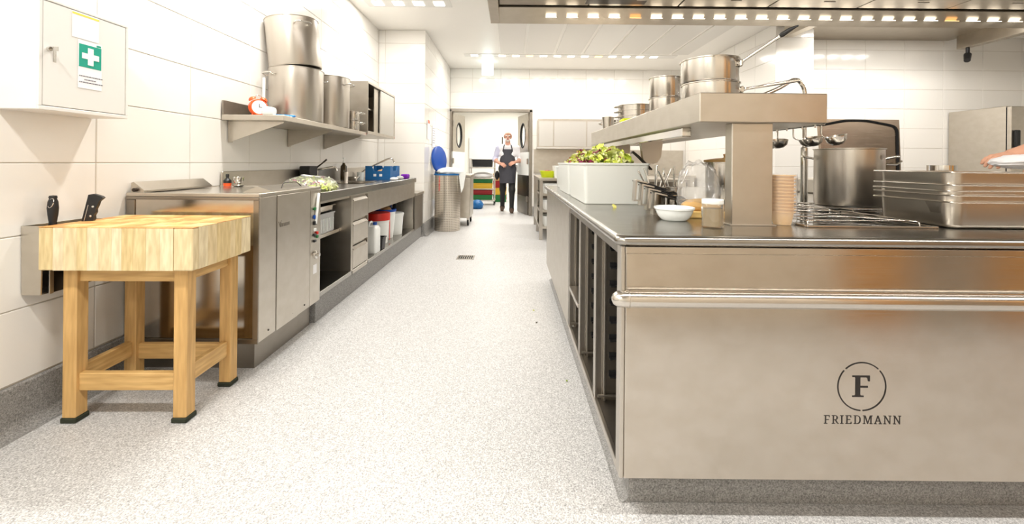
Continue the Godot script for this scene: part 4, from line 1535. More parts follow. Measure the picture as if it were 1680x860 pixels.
func first_aid_cabinet() -> void:
	# base at the middle of the back edge; the door looks into the aisle (+x)
	var o := V(WX + 0.001, 1.312, 1.845)
	var t := thing("first_aid_cabinet", "white metal first aid wall cabinet with a green cross sign", "cabinet", o)
	var mb := MB.new()
	var d := 0.168
	var L := 0.385
	var H := 0.447
	mb.box(Vector3(d / 2 - 0.004, H / 2, 0), Vector3(d - 0.008, H, L), 0.003)
	part(t, "body", mb, M.white_paint)
	mb = MB.new()
	# frame lip round the door
	for q in [[H / 2 + 0.002, L / 2 - 0.006, H - 0.0282, 0.012], [H / 2 + 0.002, -L / 2 + 0.006, H - 0.0282, 0.012]]:
		mb.box(Vector3(d - 0.003, q[0], q[1]), Vector3(0.010, q[2], q[3]), 0.001)
	mb.box(Vector3(d - 0.003, 0.008, 0), Vector3(0.010, 0.016, L), 0.002)
	mb.box(Vector3(d - 0.003, H - 0.006, 0), Vector3(0.010, 0.012, L), 0.002)
	part(t, "frame", mb, M.white_paint)
	mb = MB.new()
	mb.box(Vector3(d - 0.003, H / 2 + 0.002, 0), Vector3(0.008, H - 0.034, L - 0.030), 0.0015)
	var door := part(t, "door", mb, M.white_paint)
	mb = MB.new()
	mb.lathe([[0, 0], [0.009, 0], [0.009, 0.012], [0.006, 0.013], [0, 0.013]], 14, Transform3D(Basis(Vector3.FORWARD, PI / 2), Vector3(d, H * 0.545, L / 2 - 0.034)))
	part(door, "lock", mb, M.chrome)
	mb = MB.new()
	mb.box(Vector3(d + 0.026, H * 0.545, L / 2 - 0.034), Vector3(0.028, 0.018, 0.002), 0.0005)
	mb.box(Vector3(d + 0.020, H * 0.545 - 0.030, L / 2 - 0.040), Vector3(0.002, 0.045, 0.012), 0.0005)
	part(door, "key", mb, M.chrome)
	# sign: green square with a white cross
	var sx := d + 0.0022
	var cz := -0.008
	var cy := H * 0.50
	mb = MB.new()
	mb.box(Vector3(sx, cy - 0.010, cz), Vector3(0.001, 0.205, 0.104), 0.0002)
	var sign := part(door, "sign_sticker", mb, M.paper)
	mb = MB.new()
	mb.box(Vector3(sx + 0.0008, cy + 0.028, cz), Vector3(0.001, 0.098, 0.098), 0.0002)
	part(sign, "green_field", mb, M.first_aid_green)
	mb = MB.new()
	var cross := PackedVector2Array()
	for q in [[-0.012, 0.037], [0.012, 0.037], [0.012, 0.012], [0.037, 0.012], [0.037, -0.012], [0.012, -0.012], [0.012, -0.037], [-0.012, -0.037], [-0.012, -0.012], [-0.037, -0.012], [-0.037, 0.012], [-0.012, 0.012]]:
		cross.append(Vector2(q[0], q[1]))
	mb.prism(cross, 0.0, 0.002, Transform3D(Basis(Vector3.UP, PI / 2), Vector3(sx + 0.001, cy + 0.028, cz)))
	part(sign, "white_cross", mb, M.paper)
	mb = MB.new()
	mb.box(Vector3(sx + 0.0008, cy + 0.083, cz - 0.037), Vector3(0.001, 0.008, 0.020), 0.0002)
	part(sign, "green_mark", mb, M.first_aid_green)
	mb = MB.new()
	for row in [[-0.060, 0.094], [-0.074, 0.050], [-0.086, 0.094]]:
		var z: float = cz + row[1] / 2
		var k := 0
		while z > cz - row[1] / 2:
			var w := 0.0045 + 0.002 * (k % 3)
			mb.box(Vector3(sx + 0.0008, cy + row[0], z - w / 2), Vector3(0.0008, 0.0042, w), 0.0001)
			z -= w + 0.0022
			k += 1
	part(sign, "small_print", mb, M.print_grey)
	mb = MB.new()
	mb.box(Vector3(sx, cy + 0.153, cz + 0.02), Vector3(0.001, 0.11, 0.115), 0.0002)
	var note := part(door, "paper_sheet", mb, M.paper)
	mb = MB.new()
	mb.box(Vector3(sx + 0.0008, cy + 0.199, cz + 0.02), Vector3(0.001, 0.008, 0.115), 0.0002)
	part(note, "yellow_stripe", mb, M.yellow_print)

func knife_rack() -> void:
	var t := thing("knife_rack", "grey steel knife box on the wall behind the butcher block", "knife rack", V(WX + 0.002, 0.555, 1.87))
	var mb := MB.new()
	var H := 0.285
	# back plate, near end plate (leaning a little), aisle plate, floor
	mb.box(Vector3(0.003, H / 2, 0), Vector3(0.005, H, 0.25), 0.001)
	part(t, "back_plate", mb, M.steel_panel)
	mb = MB.new()
	var poly := PackedVector2Array([Vector2(0.004, 0.01), Vector2(0.012, 0), Vector2(0.083, 0.0), Vector2(0.090, H), Vector2(0.0, H)])
	mb.prism(poly, 0.122, 0.127, Transform3D())
	part(t, "end_plate", mb, M.steel_panel)
	mb = MB.new()
	mb.prism(poly, -0.127, -0.122, Transform3D())
	part(t, "end_plate", mb, M.steel_panel)
	mb = MB.new()
	mb.box(Vector3(0.087, H / 2 - 0.01, -0.01), Vector3(0.004, H - 0.02, 0.22), 0.001)
	part(t, "aisle_plate", mb, M.dark_steel)
	mb = MB.new()
	mb.box(Vector3(0.091, H / 2 - 0.01, 0.094), Vector3(0.005, H - 0.015, 0.018), 0.001)
	part(t, "edge_strip", mb, M.steel_panel)
	mb = MB.new()
	mb.box(Vector3(0.045, 0.004, 0), Vector3(0.08, 0.006, 0.24), 0.001)
	part(t, "floor_plate", mb, M.dark_steel)

	# sharpening steel with a ring
	var s := thing("sharpening_steel", "black handled sharpening steel with a steel ring standing in the knife box", "sharpening steel", V(-1.965, 0.562, 1.815))
	mb = MB.new()
	mb.lathe([[0, 0.0], [0.005, 0.005], [0.006, 0.26], [0.0, 0.262]], 10)
	part(s, "rod", mb, M.steel_satin)
	mb = MB.new()
	mb.lathe([[0.0, 0.262], [0.013, 0.262], [0.014, 0.268], [0.0125, 0.285], [0.0165, 0.315], [0.0185, 0.345], [0.0165, 0.372], [0.012, 0.385], [0.014, 0.390], [0.012, 0.398], [0.0, 0.400]], 14)
	part(s, "handle", mb, M.black_plastic)
	mb = MB.new()
	mb.tube(arc(Vector3(0.012, 0.368, 0.019), Vector3(0.9, 0.3, 0.3).normalized(), Vector3(-0.2, 0.9, -0.3).normalized(), 0.02, 0, TAU * 0.97, 16), 0.0015, 6)
	part(s, "ring", mb, M.chrome)

	# big knife, handle up, leaning
	var k := thing("kitchen_knife", "large knife with a black riveted handle leaning out of the knife box", "knife", V(-1.968, 0.565, 1.905))
	k.rotation = Vector3(0, 0.35, deg_to_rad(-11.0))
	mb = MB.new()
	mb.box(Vector3(0, 0.12, 0), Vector3(0.003, 0.24, 0.06), 0.001, Transform3D(Basis(Vector3.UP, PI / 2), Vector3.ZERO))
	part(k, "blade", mb, M.steel_satin)
	var grip := PackedVector2Array([Vector2(-0.021, 0.23), Vector2(0.017, 0.23), Vector2(0.020, 0.26), Vector2(0.016, 0.275), Vector2(0.020, 0.29), Vector2(0.016, 0.305), Vector2(0.020, 0.32), Vector2(0.017, 0.335), Vector2(0.020, 0.35), Vector2(0.022, 0.372), Vector2(0.034, 0.39), Vector2(0.026, 0.396), Vector2(-0.004, 0.402), Vector2(-0.021, 0.395)])
	mb = MB.new()
	mb.prism(grip, -0.011, 0.011, Transform3D())
	var g := part(k, "handle", mb, M.black_plastic)
	for y in [0.262, 0.302, 0.345]:
		mb = MB.new()
		mb.lathe([[0, 0], [0.0045, 0], [0.0045, 0.001], [0, 0.0015]], 10, Transform3D(Basis(Vector3.RIGHT, PI / 2), Vector3(0.006, y, 0.011)))
		part(g, "rivet", mb, M.steel_smooth)
	mb = MB.new()
	mb.box(Vector3(-0.012, 0.29, 0.0112), Vector3(0.002, 0.12, 0.001), 0.0002)
	part(g, "tang", mb, M.steel_smooth)

func appliance() -> void:
	var x0 := -2.012
	var x1 := -1.315
	var d0 := 2.21
	var d1 := 2.918
	var o := V((x0 + x1) / 2, 0, (d0 + d1) / 2)
	var t := thing("kitchen_appliance", "boxy brushed steel kitchen appliance with a narrow control strip at the aisle", "appliance", o)
	var mb := MB.new()
	mb.span(x0, x1 - 0.06, 0.0, 0.17, d0 + 0.07, d1 - 0.02)
	part(t, "plinth", mb, M.steel_dark).position = -o
	mb = MB.new()
	mb.span(x0 + 0.01, x1 - 0.0125, 0.165, 0.9245, d0 + 0.005, d1, 0.003)
	part(t, "body", mb, M.steel_mirror).position = -o
	# framed side towards the viewer
	mb = MB.new()
	mb.span(x0, x0 + 0.045, 0.1851, 0.9099, d0, d0 + 0.004)
	mb.span(x1 - 0.03, x1, 0.1851, 0.9099, d0 - 0.004, d0 + 0.003)
	mb.span(x0, x1, 0.16, 0.185, d0 - 0.004, d0 + 0.003)
	mb.span(x0, x1, 0.91, 0.9249, d0 - 0.004, d0 + 0.003)
	part(t, "side_frame", mb, M.steel_dark).position = -o
	# aisle side panels
	for p in [[d0 + 0.004, 2.372], [2.376, 2.608], [2.612, 2.768], [2.772, d1 - 0.001]]:
		mb = MB.new()
		var w: float = 0.004 if p[0] == 2.376 else 0.0
		mb.span(x1 - 0.012, x1 + w, 0.165, 0.9245, p[0], p[1], 0.002)
		part(t, "front_panel", mb, M.steel_vertical if p[0] < 2.7 else M.steel_panel).position = -o
	for q in [[2.30, 0.20], [2.55, 0.20], [2.70, 0.20]]:
		mb = MB.new()
		mb.lathe([[0, 0], [0.006, 0], [0.005, 0.003], [0, 0.004]], 10, Transform3D(Basis(Vector3.FORWARD, PI / 2), V(x1 + 0.0005, q[1], q[0])))
		part(t, "screw", mb, M.dark_steel).position = -o
	# faint raised emblem on the door panel
	mb = MB.new()
	var ez := 2.40
	for i in 6:
		mb.span(x1 + 0.004, x1 + 0.0056, 0.742, 0.762 + (0.010 if i == 0 else 0.0), ez, ez + 0.012, 0.001)
		ez += 0.018
	mb.tube([V(x1 + 0.005, 0.775, 2.385), V(x1 + 0.005, 0.745, 2.40), V(x1 + 0.005, 0.780, 2.412)], 0.0015, 5)
	part(t, "raised_emblem", mb, M.steel_dark).position = -o
	# control strip: long curved pull, coloured buttons, knob, sticker
	mb = MB.new()
	mb.tube([V(x1 + 0.004, 0.70, 2.835), V(x1 + 0.010, 0.76, 2.838), V(x1 + 0.012, 0.82, 2.846), V(x1 + 0.010, 0.87, 2.858), V(x1 + 0.006, 0.895, 2.872), V(x1 + 0.003, 0.885, 2.882)], 0.010, 8)
	part(t, "curved_pull", mb, M.white_plastic).position = -o
	for b in [[0.80, 0.018, M.green_plastic], [0.745, 0.026, M.blue_plastic], [0.705, 0.026, M.black_plastic], [0.66, 0.020, M.white_plastic], [0.625, 0.018, M.black_plastic], [0.585, 0.016, M.black_plastic]]:
		mb = MB.new()
		mb.span(x1, x1 + 0.010, b[0] - b[1] / 2, b[0] + b[1] / 2, 2.812, 2.842, 0.003)
		part(t, "button", mb, b[2]).position = -o
	for b in [[0.635, M.red_plastic], [0.610, M.green_plastic]]:
		mb = MB.new()
		mb.span(x1, x1 + 0.012, b[0] - 0.010, b[0] + 0.010, 2.848, 2.868, 0.003)
		part(t, "button", mb, b[1]).position = -o
	mb = MB.new()
	mb.lathe([[0, 0], [0.028, 0], [0.026, 0.012], [0.014, 0.016], [0.013, 0.03], [0, 0.031]], 16, Transform3D(Basis(Vector3.FORWARD, PI / 2), V(x1 + 0.0005, 0.49, 2.84)))
	part(t, "knob", mb, M.chrome).position = -o
	mb = MB.new()
	mb.span(x1, x1 + 0.001, 0.365, 0.425, 2.815, 2.865, 0.0002)
	part(t, "sticker", mb, M.paper).position = -o
	# top: rim, recessed lid plate, hinge bar at the wall, tapered block
	mb = MB.new()
	mb.span(x0, x1, 0.925, 0.945, d0 - 0.002, d0 + 0.02, 0.003)
	mb.span(x0, x1, 0.925, 0.945, d1 - 0.02, d1, 0.003)
	mb.span(x0, x0 + 0.02, 0.925, 0.945, d0 + 0.0201, d1 - 0.0201, 0.003)
	mb.span(x1 - 0.02, x1, 0.925, 0.945, d0 + 0.0201, d1 - 0.0201, 0.003)
	part(t, "top_rim", mb, M.steel).position = -o
	mb = MB.new()
	mb.span(x0 + 0.02, x1 - 0.02, 0.925, 0.941, d0 + 0.02, d1 - 0.02, 0.002)
	part(t, "lid", mb, M.steel_smooth).position = -o
	mb = MB.new()
	mb.prism(PackedVector2Array([Vector2(x0 + 0.004, 0.945), Vector2(x0 + 0.004, 0.995), Vector2(x0 + 0.016, 1.000), Vector2(x0 + 0.075, 0.955), Vector2(x0 + 0.07, 0.945)]), -2.235, -2.74, Transform3D())
	part(t, "hinge_cover", mb, M.steel).position = -o
	mb = MB.new()
	mb.tube([V(x0 + 0.03, 0.958, 2.22), V(x0 + 0.03, 0.958, 2.76)], 0.010, 8)
	part(t, "hinge_rod", mb, M.dark_steel).position = -o
	mb = MB.new()
	mb.prism(PackedVector2Array([Vector2(-1.50, 0.941), Vector2(-1.42, 0.975), Vector2(-1.335, 0.948), Vector2(-1.335, 0.941)]), -2.36, -2.80, Transform3D())
	part(t, "tapered_block", mb, M.steel).position = -o
	mb = MB.new()
	mb.tube(bend([V(-1.36, 0.955, 2.50), V(-1.38, 0.985, 2.56), V(-1.37, 0.985, 2.70), V(-1.36, 0.953, 2.74)], 0.02), 0.0032, 6)
	part(t, "lid_handle", mb, M.dark_steel).position = -o

func counter() -> void:
	var xf := -1.33
	var xb := -2.012
	var yb := 0.17
	# base plinth of floor material, shade put into its darker tint
	var mb := MB.new()
	mb.span(xb, xf - 0.02, 0.0, yb, 2.93, 6.35, 0.003)
	struct("trim_2", mb, M.cove_shaded)

	# continuous worktop with a sink cut-out and an upstand
	var o := V(-1.66, 0.858, 4.4)
	var t := thing("counter_worktop", "long stainless worktop with an upstand and a set-in sink along the left wall", "worktop", o)
	var sx0 := -1.90
	var sx1 := -1.47
	var sd0 := 4.10
	var sd1 := 4.62
	mb = MB.new()
	mb.span(xb, xf - 0.012, 0.858, 0.8995, 2.925, sd0, 0.0)
	mb.span(xb, xf - 0.012, 0.858, 0.8995, sd1, 5.83, 0.0)
	mb.span(xb, sx0, 0.858, 0.8995, sd0, sd1, 0.0)
	mb.span(sx1, xf - 0.012, 0.858, 0.8995, sd0, sd1, 0.0)
	mb.span(xf - 0.0119, xf + 0.015, 0.838, 0.90, 2.925, 5.83, 0.003)
	part(t, "slab", mb, M.steel_top).position = -o
	mb = MB.new()
	mb.span(xb, xb + 0.016, 0.90, 1.04, 2.925, 5.83, 0.003)
	part(t, "upstand", mb, M.steel).position = -o
	mb = MB.new()
	var c := V((sx0 + sx1) / 2, 0, (sd0 + sd1) / 2)
	var hx := (sx1 - sx0) / 2
	var hz := (sd1 - sd0) / 2
	mb.loft([rrect(hx - 0.004, hz - 0.004, 0.05, 0.70, 4, c), rrect(hx, hz, 0.05, 0.72, 4, c), rrect(hx, hz, 0.05, 0.897, 4, c), rrect(hx + 0.014, hz + 0.014, 0.06, 0.903, 4, c), rrect(hx + 0.012, hz + 0.012, 0.06, 0.904, 4, c), rrect(hx - 0.004, hz - 0.004, 0.05, 0.899, 4, c), rrect(hx - 0.006, hz - 0.006, 0.05, 0.73, 4, c), rrect(hx - 0.03, hz - 0.03, 0.04, 0.712, 4, c)], true, true)
	part(t, "sink_bowl", mb, M.steel_smooth).position = -o
	# shelf unit
	var u := thing("open_shelf_unit", "open stainless base unit with one middle shelf beside the appliance", "cabinet", V(-1.67, yb, 3.23))
	o = u.position
	mb = MB.new()
	mb.span(xb, xf, yb, yb + 0.035, 2.93, 3.535, 0.002)
	part(u, "bottom", mb, M.steel_top).position = -o
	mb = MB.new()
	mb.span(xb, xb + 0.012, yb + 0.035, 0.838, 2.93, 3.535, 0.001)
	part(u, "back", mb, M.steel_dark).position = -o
	for d in [[2.93, 2.945], [3.515, 3.535]]:
		mb = MB.new()
		mb.span(xb + 0.012, xf, yb + 0.035, 0.838, d[0], d[1], 0.001)
		part(u, "side", mb, M.steel_panel).position = -o
	mb = MB.new()
	mb.span(xb + 0.012, xf - 0.10, 0.535, 0.562, 2.945, 3.515, 0.002)
	part(u, "shelf", mb, M.steel).position = -o
	mb = MB.new()
	mb.span(xf - 0.03, xf - 0.018, 0.815, 0.838, 2.945, 3.515, 0.002)
	part(u, "front_rail", mb, M.steel_panel).position = -o

	# drawer unit
	u = thing("drawer_unit", "stainless drawer unit with three drawers between open shelf and sink", "cabinet", V(-1.67, yb, 3.73))
	o = u.position
	mb = MB.new()
	mb.span(xb, xf - 0.025, yb, 0.838, 3.538, 3.935, 0.002)
	part(u, "body", mb, M.steel).position = -o
	mb = MB.new()
	mb.span(xf - 0.025, xf, yb, yb + 0.035, 3.538, 3.935, 0.002)
	mb.span(xf - 0.025, xf, yb, 0.838, 3.538, 3.556, 0.002)
	mb.span(xf - 0.025, xf, yb, 0.838, 3.917, 3.935, 0.002)
	mb.span(xf - 0.025, xf, 0.825, 0.838, 3.538, 3.935, 0.002)
	part(u, "face_frame", mb, M.steel_panel).position = -o
	for y in [0.213, 0.419, 0.625]:
		mb = MB.new()
		mb.span(xf - 0.016, xf + 0.002, y, y + 0.158, 3.56, 3.913, 0.003)
		var dr := part(u, "drawer", mb, M.steel)
		dr.position = -o
		mb = MB.new()
		mb.prism(PackedVector2Array([Vector2(xf - 0.016, y + 0.158), Vector2(xf + 0.004, y + 0.158), Vector2(xf - 0.012, y + 0.182), Vector2(xf - 0.016, y + 0.182)]), -3.57, -3.90, Transform3D())
		part(dr, "grip_lip", mb, M.steel_dark)

	# sink unit
	u = thing("sink_unit", "stainless sink base with a deep apron and an open lower shelf", "cabinet", V(-1.67, yb, 4.87))
	o = u.position
	mb = MB.new()
	mb.span(xb, xf, yb, yb + 0.035, 3.938, 5.80, 0.002)
	part(u, "bottom", mb, M.steel_top).position = -o
	mb = MB.new()
	mb.span(xf - 0.018, xf, 0.64, 0.838, 3.938, 5.80, 0.002)
	part(u, "apron", mb, M.steel).position = -o
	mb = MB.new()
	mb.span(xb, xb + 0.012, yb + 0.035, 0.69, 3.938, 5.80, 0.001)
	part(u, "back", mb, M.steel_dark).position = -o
	for d in [[3.938, 3.955], [5.775, 5.80]]:
		mb = MB.new()
		mb.span(xb + 0.012, xf - 0.018, yb + 0.035, 0.838, d[0], d[1], 0.001)
		part(u, "side", mb, M.steel).position = -o

	# low end box
	u = thing("low_cabinet", "low stainless box between the counter end and the tiled pier", "cabinet", V(-1.66, yb, 6.07))
	o = u.position
	mb = MB.new()
	mb.span(xb, xf, yb, 0.65, 5.84, 6.34, 0.003)
	part(u, "body", mb, M.steel_dark).position = -o
	mb = MB.new()
	mb.span(xb, xf + 0.02, 0.65, 0.685, 5.84, 6.35, 0.003)
	part(u, "top", mb, M.steel).position = -o

func wall_shelf() -> void:
	var o := V(-1.80, 1.40, 3.75)
	var t := thing("wall_shelf", "stainless wall shelf on triangular brackets carrying the tall stock pots", "shelf", o)
	var mb := MB.new()
	mb.span(-2.012, -1.58, 1.397, 1.435, 2.93, 4.58, 0.003)
	part(t, "board", mb, M.steel).position = -o
	mb = MB.new()
	mb.span(-2.012, -2.0, 1.435, 1.535, 2.93, 4.58, 0.002)
	part(t, "upstand", mb, M.steel_dark).position = -o
	for d in [3.0, 3.80, 4.53]:
		mb = MB.new()
		mb.prism(PackedVector2Array([Vector2(-2.008, 1.395), Vector2(-1.62, 1.395), Vector2(-1.62, 1.385), Vector2(-2.008, 1.245)]), -d, -d - 0.006, Transform3D())
		mb.span(-2.012, -2.004, 1.245, 1.395, d - 0.002, d + 0.04, 0.001)
		part(t, "bracket", mb, M.steel_panel).position = -o
	mb = MB.new()
	mb.box(V(-1.588, 1.416, 4.578) - o, Vector3(0.018, 0.02, 0.012), 0.002)
	part(t, "end_plug", mb, M.red_plastic)

func wall_cabinet() -> void:
	var x0 := -2.012
	var x1 := -1.58
	var d0 := 4.63
	var d1 := 5.70
	var y0 := 1.42
	var y1 := 2.0
	var o := V(-1.8, y0, (d0 + d1) / 2)
	var t := thing("wall_cabinet", "stainless wall cabinet with one sliding door pushed open at the end of the shelf", "cabinet", o)
	var mb := MB.new()
	mb.span(x0, x1, y1 - 0.025, y1, d0, d1, 0.002)
	part(t, "top", mb, M.steel).position = -o
	mb = MB.new()
	mb.span(x0, x1, y0, y0 + 0.035, d0, d1, 0.002)
	part(t, "bottom", mb, M.steel).position = -o
	for d in [[d0, d0 + 0.012], [d1 - 0.025, d1]]:
		mb = MB.new()
		mb.span(x0, x1, y0 + 0.03, y1 - 0.02, d[0], d[1], 0.002)
		part(t, "side", mb, M.steel_panel).position = -o
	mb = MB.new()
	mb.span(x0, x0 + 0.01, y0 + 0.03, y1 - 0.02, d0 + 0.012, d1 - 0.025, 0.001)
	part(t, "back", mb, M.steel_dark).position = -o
	mb = MB.new()
	mb.span(x0 + 0.01, x1 - 0.06, 1.705, 1.725, d0 + 0.012, d1 - 0.025, 0.002)
	part(t, "shelf", mb, M.steel).position = -o
	mb = MB.new()
	mb.span(x1 - 0.022, x1 - 0.006, y0 + 0.037, y1 - 0.03, 5.10, d1 - 0.03, 0.002)
	part(t, "sliding_door", mb, M.aluminium).position = -o
	mb = MB.new()
	mb.span(x1 - 0.044, x1 - 0.030, y0 + 0.037, y1 - 0.03, 4.93, 5.45, 0.002)
	part(t, "sliding_door", mb, M.steel_panel).position = -o
	mb = MB.new()
	mb.box(V(-1.588, y0 + 0.018, d1 - 0.006) - o, Vector3(0.018, 0.02, 0.014), 0.002)
	part(t, "end_plug", mb, M.red_plastic)

# ------------------------------------------------------------------ people
# bones: [from, to, radius at from, radius at to, colour]; joined with a smooth minimum and meshed as surface nets
func skin_mesh(mb: MB, bones: Array, cell: float, k: float) -> void:
	var lo := Vector3.ONE * 1e9
	var hi := -Vector3.ONE * 1e9
	for b in bones:
		var r := maxf(b[2], b[3]) + k + cell * 2.0
		lo = lo.min(b[0] - Vector3.ONE * r).min(b[1] - Vector3.ONE * r)
		hi = hi.max(b[0] + Vector3.ONE * r).max(b[1] + Vector3.ONE * r)
	var nx := int((hi.x - lo.x) / cell) + 2
	var ny := int((hi.y - lo.y) / cell) + 2
	var nz := int((hi.z - lo.z) / cell) + 2
	var f := PackedFloat32Array()
	f.resize(nx * ny * nz)
	f.fill(1.0)
	var near := PackedFloat32Array()
	near.resize(nx * ny * nz)
	near.fill(1e9)
	var who := PackedInt32Array()
	who.resize(nx * ny * nz)
	for bi in bones.size():
		var b: Array = bones[bi]
		var pa: Vector3 = b[0]
		var ab: Vector3 = b[1] - b[0]
		var ra: float = b[2]
		var dr: float = b[3] - b[2]
		var l2 := maxf(ab.length_squared(), 1e-9)
		var r := maxf(b[2], b[3]) + k + cell * 2.0
		var blo: Vector3 = ((pa.min(b[1]) - Vector3.ONE * r) - lo) / cell
		var bhi: Vector3 = ((pa.max(b[1]) + Vector3.ONE * r) - lo) / cell
		for z in range(maxi(0, int(blo.z)), mini(nz, int(bhi.z) + 1)):
			for y in range(maxi(0, int(blo.y)), mini(ny, int(bhi.y) + 1)):
				var at := (z * ny + y) * nx
				for x in range(maxi(0, int(blo.x)), mini(nx, int(bhi.x) + 1)):
					var p := lo + Vector3(x, y, z) * cell - pa
					var t := clampf(p.dot(ab) / l2, 0.0, 1.0)
					var d := (p - ab * t).length() - (ra + dr * t)
					var i := at + x
					if d < near[i]:
						near[i] = d
						who[i] = bi
					var e := f[i]
					var h := maxf(k - absf(e - d), 0.0) / k
					f[i] = minf(e, d) - h * h * k * 0.25
	var vid := PackedInt32Array()
	vid.resize(nx * ny * nz)
	vid.fill(-1)
	var vs := PackedVector3Array()
	var ns := PackedVector3Array()
	var cs := PackedColorArray()
	var off := [0, 1, nx, nx + 1, nx * ny, nx * ny + 1, nx * ny + nx, nx * ny + nx + 1]
	var ov := [Vector3(0, 0, 0), Vector3(1, 0, 0), Vector3(0, 1, 0), Vector3(1, 1, 0), Vector3(0, 0, 1), Vector3(1, 0, 1), Vector3(0, 1, 1), Vector3(1, 1, 1)]
	var edges := [[0, 1], [2, 3], [4, 5], [6, 7], [0, 2], [1, 3], [4, 6], [5, 7], [0, 4], [1, 5], [2, 6], [3, 7]]
	for z in nz - 1:
		for y in ny - 1:
			var at := (z * ny + y) * nx
			for x in nx - 1:
				var i := at + x
				var s := 0
				for q in 8:
					if f[i + off[q]] < 0.0: s += 1
				if s == 0 or s == 8: continue
				var p := Vector3.ZERO
				var c := 0
				for e in edges:
					var fa := f[i + off[e[0]]]
					var fb := f[i + off[e[1]]]
					if (fa < 0.0) != (fb < 0.0):
						p += ov[e[0]].lerp(ov[e[1]], fa / (fa - fb))
						c += 1
				p /= c
				var g := Vector3(f[i + 1] + f[i + off[7]] + f[i + off[3]] + f[i + off[5]] - f[i] - f[i + off[2]] - f[i + off[4]] - f[i + off[6]], f[i + off[2]] + f[i + off[3]] + f[i + off[6]] + f[i + off[7]] - f[i] - f[i + 1] - f[i + off[4]] - f[i + off[5]], f[i + off[4]] + f[i + off[5]] + f[i + off[6]] + f[i + off[7]] - f[i] - f[i + 1] - f[i + off[2]] - f[i + off[3]])
				vid[i] = vs.size()
				vs.append(lo + (Vector3(x, y, z) + p) * cell)
				ns.append(g.normalized())
				cs.append(bones[who[i]][4])
	var st := [1, nx, nx * ny]
	for z in range(1, nz - 1):
		for y in range(1, ny - 1):
			for x in range(1, nx - 1):
				var i := (z * ny + y) * nx + x
				var inside := f[i] < 0.0
				for ax in 3:
					if inside == (f[i + st[ax]] < 0.0): continue
					var u: int = st[(ax + 1) % 3]
					var w: int = st[(ax + 2) % 3]
					var q := [vid[i], vid[i - u], vid[i - u - w], vid[i - w]]
					if q.min() < 0: continue
					for t in [[0, 1, 2], [0, 2, 3]]:
						mb.col = cs[q[t[0]]]
						mb.tri(vs[q[t[0]]], vs[q[t[1]]], vs[q[t[2]]], ns[q[t[0]]], ns[q[t[1]]], ns[q[t[2]]])

# palm and five fingers: dir points along the fingers, palm is the way the palm looks, thumb the side the thumb leaves
func hand_bones(wrist: Vector3, dir: Vector3, palm: Vector3, thumb: Vector3, curl: float, skin: Color) -> Array:
	var out := []
	dir = dir.normalized()
	palm = (palm - dir * palm.dot(dir)).normalized()
	thumb = (thumb - dir * thumb.dot(dir) - palm * thumb.dot(palm)).normalized()
	var lens := [0.072, 0.080, 0.075, 0.060]
	for i in 4:
		var off := 0.031 - 0.0205 * i
		var k: Vector3 = wrist + dir * (0.088 - 0.004 * absf(i - 1.0)) + thumb * off
		out.append([wrist + thumb * off * 0.6 + dir * 0.01, k, 0.015, 0.0115, skin])
		var a := curl * 0.5
		var p := k
		for s in 3:
			var seg: float = lens[i] * [0.46, 0.30, 0.24][s]
			var d := dir * cos(a) + palm * sin(a) + thumb * (0.06 * (1.5 - i))
			var n := p + d.normalized() * seg
			out.append([p, n, 0.0098 - 0.0008 * s, 0.009 - 0.0009 * s, skin])
			p = n
			a += curl * 0.8
	var b := wrist + dir * 0.02 + thumb * 0.018
	var m := b + (dir * 0.7 + thumb * 0.75 + palm * 0.3).normalized() * 0.042
	var e := m + (dir * 0.9 + thumb * 0.35 + palm * (0.3 + curl * 0.3)).normalized() * 0.032
	out.append([b, m, 0.015, 0.0115, skin])
	out.append([m, e, 0.011, 0.0098, skin])
	out.append([e, e + (dir + palm * (0.3 + curl * 0.3)).normalized() * 0.025, 0.0098, 0.0085, skin])
	return out

